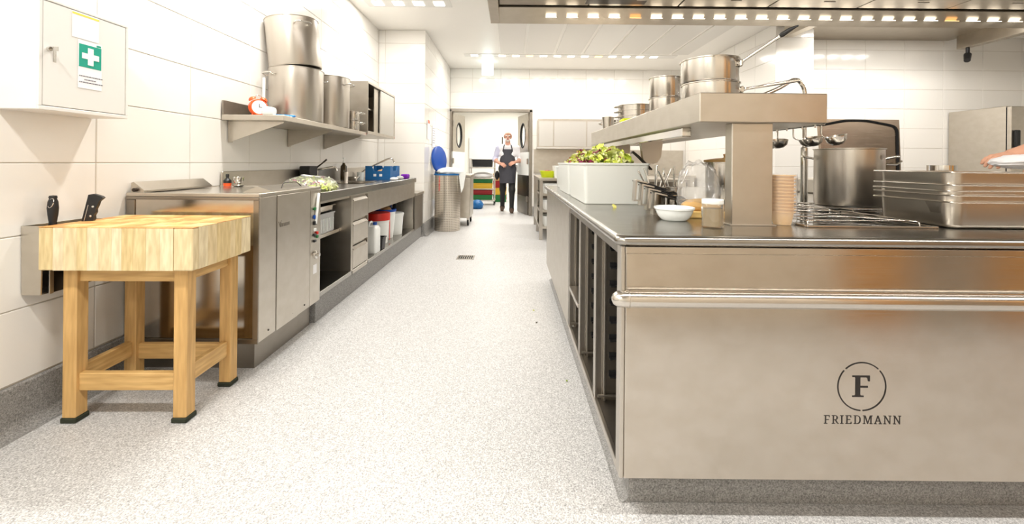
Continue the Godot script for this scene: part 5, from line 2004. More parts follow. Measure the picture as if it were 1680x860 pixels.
func head_bones(c: Vector3, skin: Color, hair: Color, beard: Color, fwd: Vector3) -> Array:
	var side := Vector3.UP.cross(fwd).normalized()
	var up := Vector3.UP
	var dark := Color(0.05, 0.04, 0.035)
	var out := [
		[c + up * 0.035 - fwd * 0.015, c + up * 0.030 + fwd * 0.020, 0.082, 0.074, skin],
		[c - up * 0.03 + fwd * 0.012, c - up * 0.07 + fwd * 0.028, 0.066, 0.046, skin],
		[c - up * 0.085 + fwd * 0.035, c - up * 0.095 + fwd * 0.045, 0.034, 0.028, beard],
		[c - up * 0.06 + fwd * 0.05 + side * 0.035, c - up * 0.075 + fwd * 0.06, 0.026, 0.026, beard],
		[c - up * 0.06 + fwd * 0.05 - side * 0.035, c - up * 0.075 + fwd * 0.06, 0.026, 0.026, beard],
		[c + up * 0.012 + fwd * 0.088, c - up * 0.022 + fwd * 0.104, 0.010, 0.0145, skin],
		[c - up * 0.052 + fwd * 0.088 + side * 0.018, c - up * 0.052 + fwd * 0.088 - side * 0.018, 0.0075, 0.0075, Color(0.45, 0.16, 0.13)],
		[c + up * 0.024 + fwd * 0.080 + side * 0.045, c + up * 0.027 + fwd * 0.090 + side * 0.018, 0.009, 0.009, hair],
		[c + up * 0.024 + fwd * 0.080 - side * 0.045, c + up * 0.027 + fwd * 0.090 - side * 0.018, 0.009, 0.009, hair],
	]
	for s in [-1.0, 1.0]:
		out.append([c + side * s * 0.031 + up * 0.006 + fwd * 0.081, c + side * s * 0.032 + up * 0.006 + fwd * 0.082, 0.0068, 0.0068, dark])
		out.append([c + side * s * 0.080 + up * 0.015 - fwd * 0.01, c + side * s * 0.080 - up * 0.018 - fwd * 0.005, 0.016, 0.012, skin])
		out.append([c + side * s * 0.066 + up * 0.035 - fwd * 0.03, c + side * s * 0.062 - up * 0.02 - fwd * 0.045, 0.028, 0.026, hair])
	out.append([c + up * 0.05 - fwd * 0.05, c - up * 0.03 - fwd * 0.058, 0.055, 0.045, hair])
	return out

func build_people() -> void:
	chef()
	cook()

func chef() -> void:
	var skin := Color(0.62, 0.33, 0.24)
	var hair := Color(0.74, 0.70, 0.66)
	var jacket := Color(0.80, 0.80, 0.84)
	var sleeve := Color(0.56, 0.57, 0.74)
	var black := Color(0.016, 0.016, 0.019)
	var shoe := Color(0.10, 0.06, 0.04)
	var t := thing("person", "person in a pale jacket and dark apron walking through the doorway", "person", V(-0.10, 0, 9.62))
	var mb := MB.new()
	mb.colored = true
	var hip := Vector3(0, 0.96, 0)
	var body := [
		[Vector3(-0.075, 1.0, 0), Vector3(0.075, 1.0, 0), 0.125, 0.125, black],
		[Vector3(0, 1.08, 0.01), Vector3(0, 1.18, 0.015), 0.150, 0.145, jacket],
		[Vector3(-0.06, 1.30, 0.0), Vector3(0.06, 1.30, 0.0), 0.128, 0.128, jacket],
		[Vector3(-0.15, 1.46, -0.01), Vector3(0.15, 1.46, -0.01), 0.078, 0.078, jacket],
		[Vector3(0, 1.50, -0.01), Vector3(0, 1.60, 0.01), 0.062, 0.056, skin],
		# image-left leg trails, image-right leg steps forward
		[hip + Vector3(-0.095, 0, 0), Vector3(-0.105, 0.52, -0.06), 0.105, 0.068, black],
		[Vector3(-0.105, 0.52, -0.06), Vector3(-0.115, 0.10, -0.26), 0.068, 0.048, black],
		[Vector3(-0.115, 0.065, -0.27), Vector3(-0.12, 0.040, -0.12), 0.050, 0.040, shoe],
		[hip + Vector3(0.095, 0, 0), Vector3(0.105, 0.51, 0.12), 0.105, 0.068, black],
		[Vector3(0.105, 0.51, 0.12), Vector3(0.10, 0.10, 0.14), 0.068, 0.048, black],
		[Vector3(0.10, 0.052, 0.13), Vector3(0.105, 0.042, 0.27), 0.052, 0.042, shoe],
		# arms bent, hands before the belly
		[Vector3(-0.215, 1.45, -0.01), Vector3(-0.285, 1.20, -0.02), 0.068, 0.056, sleeve],
		[Vector3(-0.285, 1.20, -0.02), Vector3(-0.275, 1.17, 0.03), 0.056, 0.05, sleeve],
		[Vector3(-0.275, 1.17, 0.03), Vector3(-0.165, 1.10, 0.20), 0.046, 0.031, skin],
		[Vector3(0.215, 1.45, -0.01), Vector3(0.285, 1.20, -0.02), 0.068, 0.056, jacket],
		[Vector3(0.285, 1.20, -0.02), Vector3(0.275, 1.17, 0.03), 0.056, 0.05, jacket],
		[Vector3(0.275, 1.17, 0.03), Vector3(0.165, 1.13, 0.20), 0.046, 0.031, skin],
	]
	skin_mesh(mb, body, 0.013, 0.045)
	skin_mesh(mb, head_bones(Vector3(0, 1.70, 0.02), skin, hair, Color(0.70, 0.62, 0.56), Vector3(0, 0, 1)), 0.006, 0.016)
	skin_mesh(mb, hand_bones(Vector3(-0.165, 1.10, 0.20), Vector3(0.75, -0.35, 0.25), Vector3(0, -0.5, -0.8), Vector3(0.2, 0.8, 0.3), 0.7, skin), 0.005, 0.008)
	skin_mesh(mb, hand_bones(Vector3(0.165, 1.13, 0.20), Vector3(-0.75, -0.3, 0.25), Vector3(0, -0.5, -0.8), Vector3(-0.2, 0.8, 0.3), 0.7, skin), 0.005, 0.008)
	part(t, "body", mb, M.figure)
	# apron: a wrapped sheet with bib, skirt, neck straps
	mb = MB.new()
	mb.colored = true
	mb.col = Color(0.045, 0.045, 0.055)
	var rows := [[1.42, 0.125, 0.148], [1.30, 0.14, 0.152], [1.20, 0.19, 0.175], [1.08, 0.20, 0.185], [0.95, 0.20, 0.185], [0.80, 0.20, 0.20], [0.66, 0.19, 0.225]]
	var rings := []
	for r in rows:
		var ring := PackedVector3Array()
		for i in 11:
			var a := lerpf(-1.15, 1.15, i / 10.0)
			ring.append(Vector3(sin(a) * r[1], r[0], cos(a) * r[2] * 0.75 + r[2] * 0.25 + 0.006 * sin(a * 9.0 + r[0] * 4.0) * (1.42 - r[0])))
		for i in 11:
			var q := ring[10 - i]
			ring.append(q - Vector3(q.x, 0, q.z).normalized() * 0.006)
		rings.append(ring)
	rings.reverse()
	mb.loft(rings, true, true, true, 0.5)
	part(t, "apron", mb, M.figure)
	for s in [-1.0, 1.0]:
		mb = MB.new()
		mb.colored = true
		mb.col = Color(0.045, 0.045, 0.055)
		mb.tube([Vector3(s * 0.10, 1.41, 0.13), Vector3(s * 0.085, 1.50, 0.08), Vector3(s * 0.05, 1.55, -0.02), Vector3(0, 1.555, -0.07)], 0.012, 6)
		part(t, "apron_strap", mb, M.figure)
	mb = MB.new()
	mb.colored = true
	mb.col = Color(0.75, 0.75, 0.76)
	mb.box(Vector3(0.15, 0.99, 0.12), Vector3(0.09, 0.16, 0.03), 0.01, Transform3D(Basis(Vector3.UP, 0.5), Vector3.ZERO))
	part(t, "towel", mb, M.figure, "white towel tucked at the hip")
	mb = crumpled(Vector3(0.055, 0.11, 0.05), 0.2, 91, false)
	part(t, "dark_cloth", mb, M.black_rubber, "dark cloth hanging at the hip").position = Vector3(-0.235, 0.83, 0.02)

func cook() -> void:
	# at the right edge of the picture: one arm reaches in over the worktop
	var skin := Color(0.66, 0.36, 0.24)
	var white := Color(0.78, 0.81, 0.88)
	var black := Color(0.02, 0.02, 0.024)
	var t := thing("person", "cook at the right picture edge, bare forearm and white sleeve reaching in", "person", V(3.42, 0, 2.25))
	var mb := MB.new()
	mb.colored = true
	var wrist := Vector3(-0.84, 1.185, 0.06)
	var elbow := Vector3(-0.58, 1.245, 0.02)
	var body := [
		[Vector3(0, 0.98, -0.07), Vector3(0, 0.98, 0.07), 0.125, 0.125, black],
		[Vector3(-0.02, 1.10, 0), Vector3(-0.06, 1.22, 0), 0.15, 0.145, white],
		[Vector3(-0.08, 1.32, -0.06), Vector3(-0.08, 1.32, 0.06), 0.128, 0.128, white],
		[Vector3(-0.13, 1.45, -0.15), Vector3(-0.13, 1.45, 0.15), 0.078, 0.078, white],
		[Vector3(-0.15, 1.50, 0), Vector3(-0.19, 1.60, 0), 0.062, 0.056, skin],
		[Vector3(0, 0.96, -0.095), Vector3(0.0, 0.50, -0.11), 0.105, 0.068, black],
		[Vector3(0.0, 0.50, -0.11), Vector3(0.03, 0.10, -0.11), 0.068, 0.048, black],
		[Vector3(0.02, 0.052, -0.11), Vector3(-0.13, 0.042, -0.12), 0.05, 0.042, black],
		[Vector3(0, 0.96, 0.095), Vector3(0.0, 0.50, 0.11), 0.105, 0.068, black],
		[Vector3(0.0, 0.50, 0.11), Vector3(0.03, 0.10, 0.11), 0.068, 0.048, black],
		[Vector3(0.02, 0.052, 0.11), Vector3(-0.13, 0.042, 0.12), 0.05, 0.042, black],
		[Vector3(-0.14, 1.44, 0.20), Vector3(-0.42, 1.31, 0.12), 0.068, 0.060, white],
		[Vector3(-0.42, 1.31, 0.12), elbow + Vector3(0.02, 0.01, 0.01), 0.060, 0.056, white],
		[elbow, wrist, 0.045, 0.030, skin],
		[Vector3(-0.14, 1.44, -0.20), Vector3(-0.24, 1.18, -0.25), 0.068, 0.056, white],
		[Vector3(-0.24, 1.18, -0.25), Vector3(-0.43, 1.08, -0.20), 0.046, 0.030, skin],
	]
	skin_mesh(mb, body, 0.013, 0.045)
	var head := head_bones(Vector3(-0.22, 1.70, 0.0), skin, Color(0.10, 0.06, 0.04), skin, Vector3(-1, 0, 0))
	head.append([Vector3(-0.185, 1.760, 0.0), Vector3(-0.245, 1.765, 0.0), 0.070, 0.058, Color(0.10, 0.06, 0.04)])
	skin_mesh(mb, head, 0.006, 0.016)
	skin_mesh(mb, hand_bones(wrist, Vector3(-0.9, -0.18, 0.15), Vector3(0.1, -0.9, -0.2), Vector3(0, 0.2, 0.95), 0.45, skin), 0.004, 0.008)
	skin_mesh(mb, hand_bones(Vector3(-0.43, 1.08, -0.20), Vector3(-0.9, -0.3, 0.1), Vector3(-0.1, -0.8, 0.1), Vector3(0, 0.2, 0.9), 0.6, skin), 0.005, 0.008)
	part(t, "body", mb, M.figure)
	# white apron
	mb = MB.new()
	mb.colored = true
	mb.col = Color(0.80, 0.80, 0.82)
	var rings := []
	for r in [[0.60, 0.20, 0.20], [0.80, 0.20, 0.185], [0.98, 0.20, 0.178], [1.12, 0.19, 0.19], [1.30, 0.15, 0.235]]:
		var ring := PackedVector3Array()
		for i in 11:
			var a := lerpf(1.15, -1.15, i / 10.0)
			ring.append(Vector3(-(cos(a) * r[2] * 0.75 + r[2] * 0.25), r[0], -sin(a) * r[1]))
		for i in 11:
			var q := ring[10 - i]
			ring.append(q - Vector3(q.x, 0, q.z).normalized() * 0.006)
		rings.append(ring)
	mb.loft(rings, true, true, true, 0.5)
	part(t, "apron", mb, M.figure)
	# the pale cloth held under the hand
	mb = crumpled(Vector3(0.15, 0.04, 0.10), 0.25, 95, false)
	var cl := solo("dish_cloth", mb, M.cloth_white, "pale blue white cloth under the cook's hand at the right edge", "cloth", V(2.56, 1.15, 2.13))
	cl.rotation.z = 0.05

# ------------------------------------------------------------------ pots and vessels
# open pot: outer wall, rolled rim, inner wall
func pot_profile(r: float, h: float, foot := 0.012, wall := 0.003, flare := 0.0) -> Array:
	return [[0.0, 0.0], [r - foot, 0.0], [r - foot * 0.3, foot * 0.3], [r, foot], [r + flare, h - 0.006], [r + flare + 0.005, h - 0.004], [r + flare + 0.005, h], [r + flare - wall, h + 0.0005], [r - wall, foot + 0.004], [r - foot, 0.005], [0.0, 0.005]]

func loop_handle(parent: Node3D, center: Vector3, out: Vector3, w: float, reach: float, rad: float, m: Material, lift := 0.0) -> void:
	var side := out.cross(Vector3.UP).normalized()
	var mb := MB.new()
	mb.tube(bend([center + side * w / 2 - out * 0.006, center + side * w / 2 + out * reach + Vector3.UP * lift, center - side * w / 2 + out * reach + Vector3.UP * lift, center - side * w / 2 - out * 0.006], reach * 0.7, 4), rad, 7)
	part(parent, "handle", mb, m)

func stock_pot(called: String, label: String, at: Vector3, r: float, h: float, m: Material, angles: Array, hy: float, group := "") -> Node3D:
	var t := thing(called, label, "pot", at, group)
	var mb := MB.new()
	mb.lathe(pot_profile(r, h), 40)
	part(t, "body", mb, m)
	for a in angles:
		var out := Vector3(cos(a), 0, sin(a))
		loop_handle(t, out * (r + 0.002) + Vector3.UP * hy, out, 0.12, 0.045, 0.006, M.chrome, 0.012)
	return t

func sauce_pan(called: String, label: String, at: Vector3, r: float, h: float, m: Material, angle: float, length: float, rise: float, tip: bool, group := "") -> Node3D:
	var t := thing(called, label, "pan", at, group)
	var mb := MB.new()
	mb.lathe(pot_profile(r, h, 0.008, 0.002), 36)
	part(t, "body", mb, m)
	var out := Vector3(cos(angle), 0, sin(angle))
	var s := out.cross(Vector3.UP)
	mb = MB.new()
	var p0 := out * (r - 0.002) + Vector3.UP * (h * 0.72)
	var p1 := p0 + out * length + Vector3.UP * rise
	mb.tube([p0, p0.lerp(p1, 0.12), p0.lerp(p1, 0.5), p1], [0.014, 0.006, 0.0065, 0.008], 8)
	part(t, "handle", mb, M.chrome)
	if tip:
		mb = MB.new()
		mb.tube([p0.lerp(p1, 0.80), p0.lerp(p1, 0.86), p1, p1 + out * 0.03 + Vector3.UP * rise * 0.1], [0.006, 0.011, 0.009, 0.003], 8)
		part(t, "grip_tip", mb, M.black_plastic)
	mb = MB.new()
	mb.box(p0 + out * 0.006, Vector3(0.012, 0.03, 0.035), 0.004, Transform3D())
	part(t, "handle_bracket", mb, M.chrome)
	for q in [-0.011, 0.011]:
		mb = MB.new()
		mb.tube([p0 + s * q, p0 + s * q + out * 0.016], 0.004, 6)
		part(t, "rivet", mb, M.steel_satin)
	return t

# leafy heap: curled leaf blades over a dome; nobody could count them
func leaf_heap(rng: RandomNumberGenerator, half: Vector3, count: int, size: float, colors: Array) -> MB:
	var mb := MB.new()
	mb.colored = true
	for i in count:
		var x := rng.randf_range(-1, 1)
		var z := rng.randf_range(-1, 1)
		var dome := (1.0 - x * x * 0.75) * (1.0 - z * z * 0.75)
		var c := Vector3(x * half.x, rng.randf_range(0.55, 1.0) * half.y * dome, z * half.z)
		var basis := Basis.from_euler(Vector3(rng.randf_range(-1.1, 1.1), rng.randf_range(0, TAU), rng.randf_range(-1.1, 1.1)))
		var l := size * rng.randf_range(0.6, 1.25)
		var w := l * rng.randf_range(0.45, 0.8)
		var curl := rng.randf_range(0.3, 1.6)
		var ruf := rng.randf_range(0.05, 0.22) * l
		var ph := rng.randf_range(0, TAU)
		var base: Color = colors[rng.randi_range(0, colors.size() - 1)]
		mb.col = (base * rng.randf_range(0.8, 1.15)).clamp()
		var g := []
		for a in 6:
			var row := []
			var t := a / 5.0
			var ww := w * sin(PI * (0.12 + 0.83 * t)) * 0.5
			for b in 5:
				var q := b / 2.0 - 1.0
				row.append(c + basis * Vector3(q * ww, sin(t * curl * 1.6) * l * 0.32 + absf(q) * absf(q) * ruf * sin(ph + a * 1.9 + b), (t - 0.5) * l * cos(t * curl * 0.5)))
			g.append(row)
		for a in 5:
			for b in 4:
				var p0: Vector3 = g[a][b]
				var p1: Vector3 = g[a][b + 1]
				var p2: Vector3 = g[a + 1][b + 1]
				var p3: Vector3 = g[a + 1][b]
				var nn := (p1 - p0).cross(p3 - p0).normalized()
				mb.tri(p0, p1, p2, nn, nn, nn)
				mb.tri(p0, p2, p3, nn, nn, nn)
	return mb

# crumpled film over an ellipsoid-like bulk
func crumpled(half: Vector3, amp: float, sd: int, flat_bottom := true, nu := 30, nv := 18) -> MB:
	var nz := FastNoiseLite.new()
	nz.seed = sd
	nz.frequency = 1.0
	nz.fractal_octaves = 3
	nz.noise_type = FastNoiseLite.TYPE_CELLULAR
	nz.cellular_return_type = FastNoiseLite.RETURN_DISTANCE2_SUB
	var rings := []
	for i in nv + 1:
		var ph := -PI / 2 + PI * i / nv
		var ring := PackedVector3Array()
		for j in nu:
			var th := TAU * j / nu
			var d := Vector3(cos(ph) * cos(th), sin(ph), cos(ph) * sin(th))
			var k := 1.0 + amp * (nz.get_noise_3d(d.x * 2.2, d.y * 2.2, d.z * 2.2) + 0.4)
			var p := Vector3(d.x * half.x, d.y * half.y, d.z * half.z) * k
			if flat_bottom: p.y = maxf(p.y, -half.y * 0.62)
			ring.append(p)
		rings.append(ring)
	var mb := MB.new()
	mb.loft(rings, false, false, true, 0.9)
	return mb

func open_box(hx: float, hz: float, h: float, r: float, wall: float, taper: float) -> MB:
	var mb := MB.new()
	mb.loft([rrect(hx - taper - 0.004, hz - taper - 0.004, r, 0.0), rrect(hx - taper, hz - taper, r, 0.004), rrect(hx, hz, r, h - 0.012), rrect(hx + 0.006, hz + 0.006, r, h - 0.010), rrect(hx + 0.006, hz + 0.006, r, h), rrect(hx - wall, hz - wall, r, h), rrect(hx - taper - wall, hz - taper - wall, r * 0.8, wall + 0.001), rrect(hx - taper - wall - 0.01, hz - taper - wall - 0.01, r * 0.8, wall)], true, true)
	return mb

# gastronorm pan: flat flange, round corners; nested ones share sizes
func gn_pan(hx: float, hz: float, depth: float) -> MB:
	var mb := MB.new()
	var r := 0.045
	mb.loft([rrect(hx - 0.030, hz - 0.030, r * 0.6, 0.0, 6), rrect(hx - 0.020, hz - 0.020, r * 0.75, 0.004, 6), rrect(hx - 0.014, hz - 0.014, r * 0.9, 0.014, 6), rrect(hx - 0.010, hz - 0.010, r, depth - 0.004, 6), rrect(hx - 0.003, hz - 0.003, r * 0.8, depth - 0.0025, 6), rrect(hx, hz, 0.016, depth - 0.005, 6), rrect(hx + 0.001, hz + 0.001, 0.016, depth - 0.003, 6), rrect(hx, hz, 0.016, depth, 6), rrect(hx - 0.010, hz - 0.010, r, depth - 0.001, 6), rrect(hx - 0.0155, hz - 0.0155, r * 0.9, 0.016, 6), rrect(hx - 0.022, hz - 0.022, r * 0.7, 0.006, 6), rrect(hx - 0.032, hz - 0.032, r * 0.6, 0.002, 6)], true, true)
	return mb

func faucet(called: String, label: String, at: Vector3, spout: Array, body_h: float, lever: Array, m: Material) -> Node3D:
	var t := thing(called, label, "faucet", at)
	var mb := MB.new()
	mb.lathe([[0, 0], [0.028, 0], [0.028, 0.006], [0.019, 0.012], [0.018, body_h], [0.012, body_h + 0.006], [0, body_h + 0.007]], 16)
	part(t, "body", mb, m)
	mb = MB.new()
	mb.tube(bend(spout, 0.04, 5), 0.011, 10)
	part(t, "spout", mb, m)
	if lever.size():
		mb = MB.new()
		mb.tube(lever, [0.009, 0.007, 0.009], 8)
		part(t, "lever", mb, M.dark_steel)
	return t

func build_small() -> void:
	shelf_things()
	counter_things()
	under_counter_things()
	shelf_top_things()
	island_things()
	range_things()

func shelf_things() -> void:
	var y := 1.435
	# tall stock pots: the lower carries the upper, which leans against the wall
	stock_pot("stock_pot", "large stainless stock pot on the wall shelf carrying a second pot", V(-1.785, y, 3.50), 0.205, 0.428, M.steel_satin, [2.2, 5.3], 0.36, "stock pots on the wall shelf")
	var p := stock_pot("stock_pot", "tilted stainless stock pot stacked on top of the other pot", V(-1.785, y + 0.425, 3.50), 0.198, 0.395, M.steel_satin, [0.75, 3.9], 0.32, "stock pots on the wall shelf")
	p.rotation = Vector3(deg_to_rad(1.5), 0.0, deg_to_rad(5.5))
	p.position += Vector3(-0.004, 0.012, 0)
	stock_pot("stock_pot", "narrower stainless stock pot standing right of the stacked pair", V(-1.745, y, 4.05), 0.175, 0.475, M.steel_satin, [0.1, 3.3], 0.40, "stock pots on the wall shelf")
	# small double pot
	var s := stock_pot("small_pot", "small stainless pot with side handles beside the wall cabinet", V(-1.655, y, 4.40), 0.062, 0.10, M.steel_smooth, [0.0, PI], 0.07, "small pots on the wall shelf")
	copy(s, "small stainless pot stacked upon its twin beside the wall cabinet", V(-1.655, y + 0.10, 4.40))
	# alarm clock
	var c := thing("alarm_clock", "orange twin bell alarm clock with a white face on the wall shelf", "clock", V(-1.82, y, 3.03))
	c.rotation.y = deg_to_rad(48)
	c.scale = Vector3.ONE * 1.15
	var mb := MB.new()
	var face := Transform3D(Basis(Vector3.RIGHT, PI / 2), Vector3(0, 0.055, -0.025))
	mb.lathe([[0, 0], [0.046, 0], [0.050, 0.006], [0.050, 0.044], [0.046, 0.05], [0.042, 0.047], [0.0, 0.047]], 28, face)
	part(c, "case", mb, M.orange_plastic)
	mb = MB.new()
	mb.lathe([[0, 0.0475], [0.042, 0.0475], [0.042, 0.0485], [0, 0.0485]], 28, face)
	var dial := part(c, "dial", mb, M.paper)
	mb = MB.new()
	mb.box(Vector3(0.0, 0.064, 0.0245), Vector3(0.003, 0.022, 0.001), 0.0003)
	mb.box(Vector3(0.012, 0.055, 0.0245), Vector3(0.026, 0.003, 0.001), 0.0003)
	part(dial, "hands", mb, M.print_black)
	for q in [-1.0, 1.0]:
		mb = MB.new()
		mb.lathe([[0.022, 0], [0.020, 0.010], [0.012, 0.017], [0.0, 0.020]], 16, Transform3D(Basis(Vector3.BACK, -q * 0.55), Vector3(q * 0.030, 0.100, 0)))
		part(c, "bell", mb, M.orange_plastic)
		mb = MB.new()
		mb.tube([Vector3(q * 0.026, 0.014, 0), Vector3(q * 0.036, 0.0, 0)], 0.005, 6)
		part(c, "foot", mb, M.orange_plastic)
	mb = MB.new()
	mb.tube(arc(Vector3(0, 0.108, 0), Vector3.RIGHT, Vector3.UP, 0.022, 0, PI, 8), 0.0025, 6)
	part(c, "carrying_loop", mb, M.chrome)
	# white beaker lying by the clock, blue spatula, black holder, white tube
	mb = MB.new()
	mb.lathe([[0, 0], [0.028, 0.002], [0.034, 0.075], [0.031, 0.075], [0.026, 0.006], [0, 0.005]], 18, Transform3D(Basis(Vector3.BACK, PI / 2 - 0.08), Vector3(0.02, 0.0345, 0)))
	solo("white_beaker", mb, M.white_plastic, "small white beaker lying beside the orange clock", "beaker", V(-1.72, y, 3.03))
	var sp := thing("blue_scraper", "bright blue plastic scraper lying on the shelf edge", "scraper", V(-1.66, y, 3.06))
	mb = MB.new()
	mb.tube([Vector3(-0.09, 0.008, 0.01), Vector3(-0.02, 0.009, 0.005), Vector3(0.03, 0.009, 0)], [0.006, 0.008, 0.007], 8)
	part(sp, "handle", mb, M.light_blue_plastic)
	mb = MB.new()
	mb.box(Vector3(0.055, 0.008, -0.002), Vector3(0.06, 0.012, 0.035), 0.004, Transform3D(Basis(Vector3.UP, 0.2), Vector3.ZERO))
	part(sp, "blade", mb, M.light_blue_plastic)
	mb = MB.new()
	mb.lathe([[0, 0], [0.010, 0], [0.010, 0.30], [0.0, 0.301]], 12)
	solo("cling_film_roll", mb, M.white_plastic, "thin white roll standing upright beside the lower stock pot", "roll", V(-1.85, y, 3.15))
	mb = MB.new()
	mb.box(Vector3(0, 0.018, 0), Vector3(0.06, 0.036, 0.05), 0.006)
	solo("black_box", mb, M.black_plastic, "small black box at the foot of the white roll", "box", V(-1.79, y, 3.17))

func counter_things() -> void:
	var y := 0.90
	# bottle and cup on the appliance
	var b := thing("sauce_bottle", "small black bottle with an orange band on the appliance", "bottle", V(-1.92, 0.942, 2.86))
	var mb := MB.new()
	mb.lathe([[0, 0], [0.022, 0.001], [0.024, 0.006], [0.024, 0.022]], 16)
	part(b, "band", mb, M.orange_plastic)
	mb = MB.new()
	mb.lathe([[0.024, 0.022], [0.024, 0.040], [0.012, 0.052], [0.009, 0.056], [0.009, 0.066], [0.011, 0.068], [0.010, 0.082], [0, 0.084]], 16)
	part(b, "bottle", mb, M.black_plastic)
	var cup := thing("espresso_cup", "small polished metal cup on a saucer standing on the appliance", "cup", V(-1.845, 0.942, 2.86))
	mb = MB.new()
	mb.lathe([[0, 0], [0.028, 0.001], [0.036, 0.008], [0.034, 0.010], [0.0, 0.006]], 22)
	part(cup, "saucer", mb, M.chrome)
	mb = MB.new()
	mb.lathe([[0, 0.008], [0.013, 0.008], [0.013, 0.016], [0.024, 0.026], [0.032, 0.045], [0.034, 0.064], [0.031, 0.064], [0.022, 0.032], [0, 0.026]], 22)
	part(cup, "bowl", mb, M.chrome)
	# bag of salad
	var rng := RandomNumberGenerator.new()
	rng.seed = 77
	var bag := thing("salad_bag", "clear plastic bag full of mixed salad on the counter beside the appliance", "bag", V(-1.54, y + 0.043, 3.25), "", 0.25)
	mb = crumpled(Vector3(0.19, 0.068, 0.27), 0.10, 3)
	part(bag, "film", mb, M.clear_film)
	mb = leaf_heap(rng, Vector3(0.165, 0.088, 0.235), 260, 0.055, [Color(0.62, 0.72, 0.20), Color(0.80, 0.84, 0.45), Color(0.90, 0.92, 0.72), Color(0.52, 0.62, 0.14), Color(0.35, 0.06, 0.12)])
	var lv := part(bag, "salad", mb, M.leaf)
	lv.position = Vector3(0, -0.036, 0)
	lv.set_meta("kind", "stuff")
	mb = MB.new()
	mb.box(Vector3(0.0, 0.062, 0.03), Vector3(0.13, 0.004, 0.10), 0.002, Transform3D(Basis(Vector3.BACK, -0.12), Vector3.ZERO))
	part(bag, "paper_label", mb, M.paper)
	# faucets
	faucet("sink_faucet", "chrome sink faucet with a dark lever beside the salad bag", V(-1.95, y, 4.22), [Vector3(0, 0.13, 0), Vector3(0.06, 0.14, -0.01), Vector3(0.17, 0.165, -0.06), Vector3(0.18, 0.12, -0.06)], 0.15, [Vector3(0, 0.15, 0), Vector3(0.05, 0.19, -0.005), Vector3(0.10, 0.235, -0.01)], M.chrome)
	mb = MB.new()
	mb.lathe([[0, 0], [0.018, 0], [0.018, 0.29], [0.014, 0.295], [0, 0.296]], 12)
	solo("standpipe", mb, M.steel_satin, "plain steel overflow pipe standing in the sink", "pipe", V(-1.72, 0.7125, 4.40))
	faucet("rinse_faucet", "thin chrome faucet with a hooked spout behind the blue crate", V(-1.95, y, 5.45), [Vector3(0, 0.05, 0), Vector3(0.03, 0.10, 0), Vector3(0.34, 0.255, -0.05), Vector3(0.40, 0.265, -0.06), Vector3(0.42, 0.20, -0.06)], 0.06, [], M.chrome)
	# tall dark dispenser, soap bottle, sieve and mug near the wall
	mb = MB.new()
	mb.box(Vector3(0, 0.085, 0), Vector3(0.10, 0.17, 0.16), 0.008)
	solo("dark_container", mb, M.black_plastic, "black box shaped container behind the faucet by the wall", "container", V(-1.93, y, 4.02))
	var so := thing("soap_bottle", "brown soap bottle with a pale pump standing by the wall", "bottle", V(-1.93, y, 4.86))
	mb = MB.new()
	mb.lathe([[0, 0], [0.034, 0.002], [0.036, 0.01], [0.035, 0.16], [0.016, 0.185], [0.014, 0.2], [0, 0.201]], 18)
	part(so, "bottle", mb, M.amber_glass)
	mb = MB.new()
	mb.lathe([[0, 0.2], [0.015, 0.2], [0.015, 0.215], [0.006, 0.217], [0.006, 0.245], [0.012, 0.247], [0.012, 0.258], [0, 0.26]], 12)
	part(so, "pump", mb, M.white_plastic)
	mb = MB.new()
	mb.lathe([[0, 0], [0.045, 0.001], [0.085, 0.045], [0.082, 0.045], [0.043, 0.006], [0, 0.005]], 24)
	solo("mixing_bowl", mb, M.steel_smooth, "shallow steel bowl beside the blue crate", "bowl", V(-1.80, y, 4.78))
	var mug := thing("measuring_mug", "pale mug with a ring handle left of the blue crate", "mug", V(-1.78, y, 4.98))
	mb = MB.new()
	mb.lathe([[0, 0], [0.036, 0.001], [0.040, 0.09], [0.037, 0.09], [0.034, 0.006], [0, 0.005]], 20)
	part(mug, "body", mb, M.porcelain)
	loop_handle(mug, Vector3(0, 0.048, 0.038), Vector3.BACK, 0.001, 0.028, 0.005, M.porcelain)
	# blue crate with notched walls
	var cr := thing("blue_crate", "blue plastic crate with notched walls on the counter", "crate", V(-1.60, y, 5.26))
	var outline := func(w: float, h: float, n0: float, n1: float) -> PackedVector2Array:
		return PackedVector2Array([Vector2(-w, 0), Vector2(w, 0), Vector2(w, h), Vector2(n1, h), Vector2(n1 - 0.03, h * 0.64), Vector2(n0 + 0.03, h * 0.64), Vector2(n0, h), Vector2(-w, h)])
	for q in [[0.20, 0.0], [-0.20, 0.0]]:
		mb = MB.new()
		mb.prism(outline.call(0.15, 0.165, -0.075, 0.075), q[0] - 0.006, q[0] + 0.006)
		var side := part(cr, "end_wall", mb, M.crate_blue)
		for gx in [-0.035, 0.035]:
			mb = MB.new()
			mb.box(Vector3(gx, 0.055, q[0]), Vector3(0.04, 0.035, 0.014), 0.004)
			part(side, "hand_hole_label", mb, M.paper)
	for q in [0.144, -0.144]:
		mb = MB.new()
		mb.prism(outline.call(0.194, 0.165, -0.11, 0.11), -0.006, 0.006, Transform3D(Basis(Vector3.UP, PI / 2), Vector3(q, 0, 0)))
		part(cr, "side_wall", mb, M.crate_blue)
	mb = MB.new()
	mb.box(Vector3(0, 0.006, 0), Vector3(0.29, 0.01, 0.39), 0.002)
	part(cr, "floor", mb, M.crate_blue)
	mb = crumpled(Vector3(0.10, 0.07, 0.13), 0.15, 9)
	solo("peach_cloth", mb, M.kraft_paper, "crumpled pale brown cloth lying in the blue crate", "cloth", V(-1.60, y + 0.056, 5.26))
	mb = crumpled(Vector3(0.05, 0.022, 0.06), 0.2, 12)
	solo("white_rag", mb, M.cloth_white, "crumpled white rag at the counter edge before the crate", "cloth", V(-1.395, y + 0.0145, 5.02))
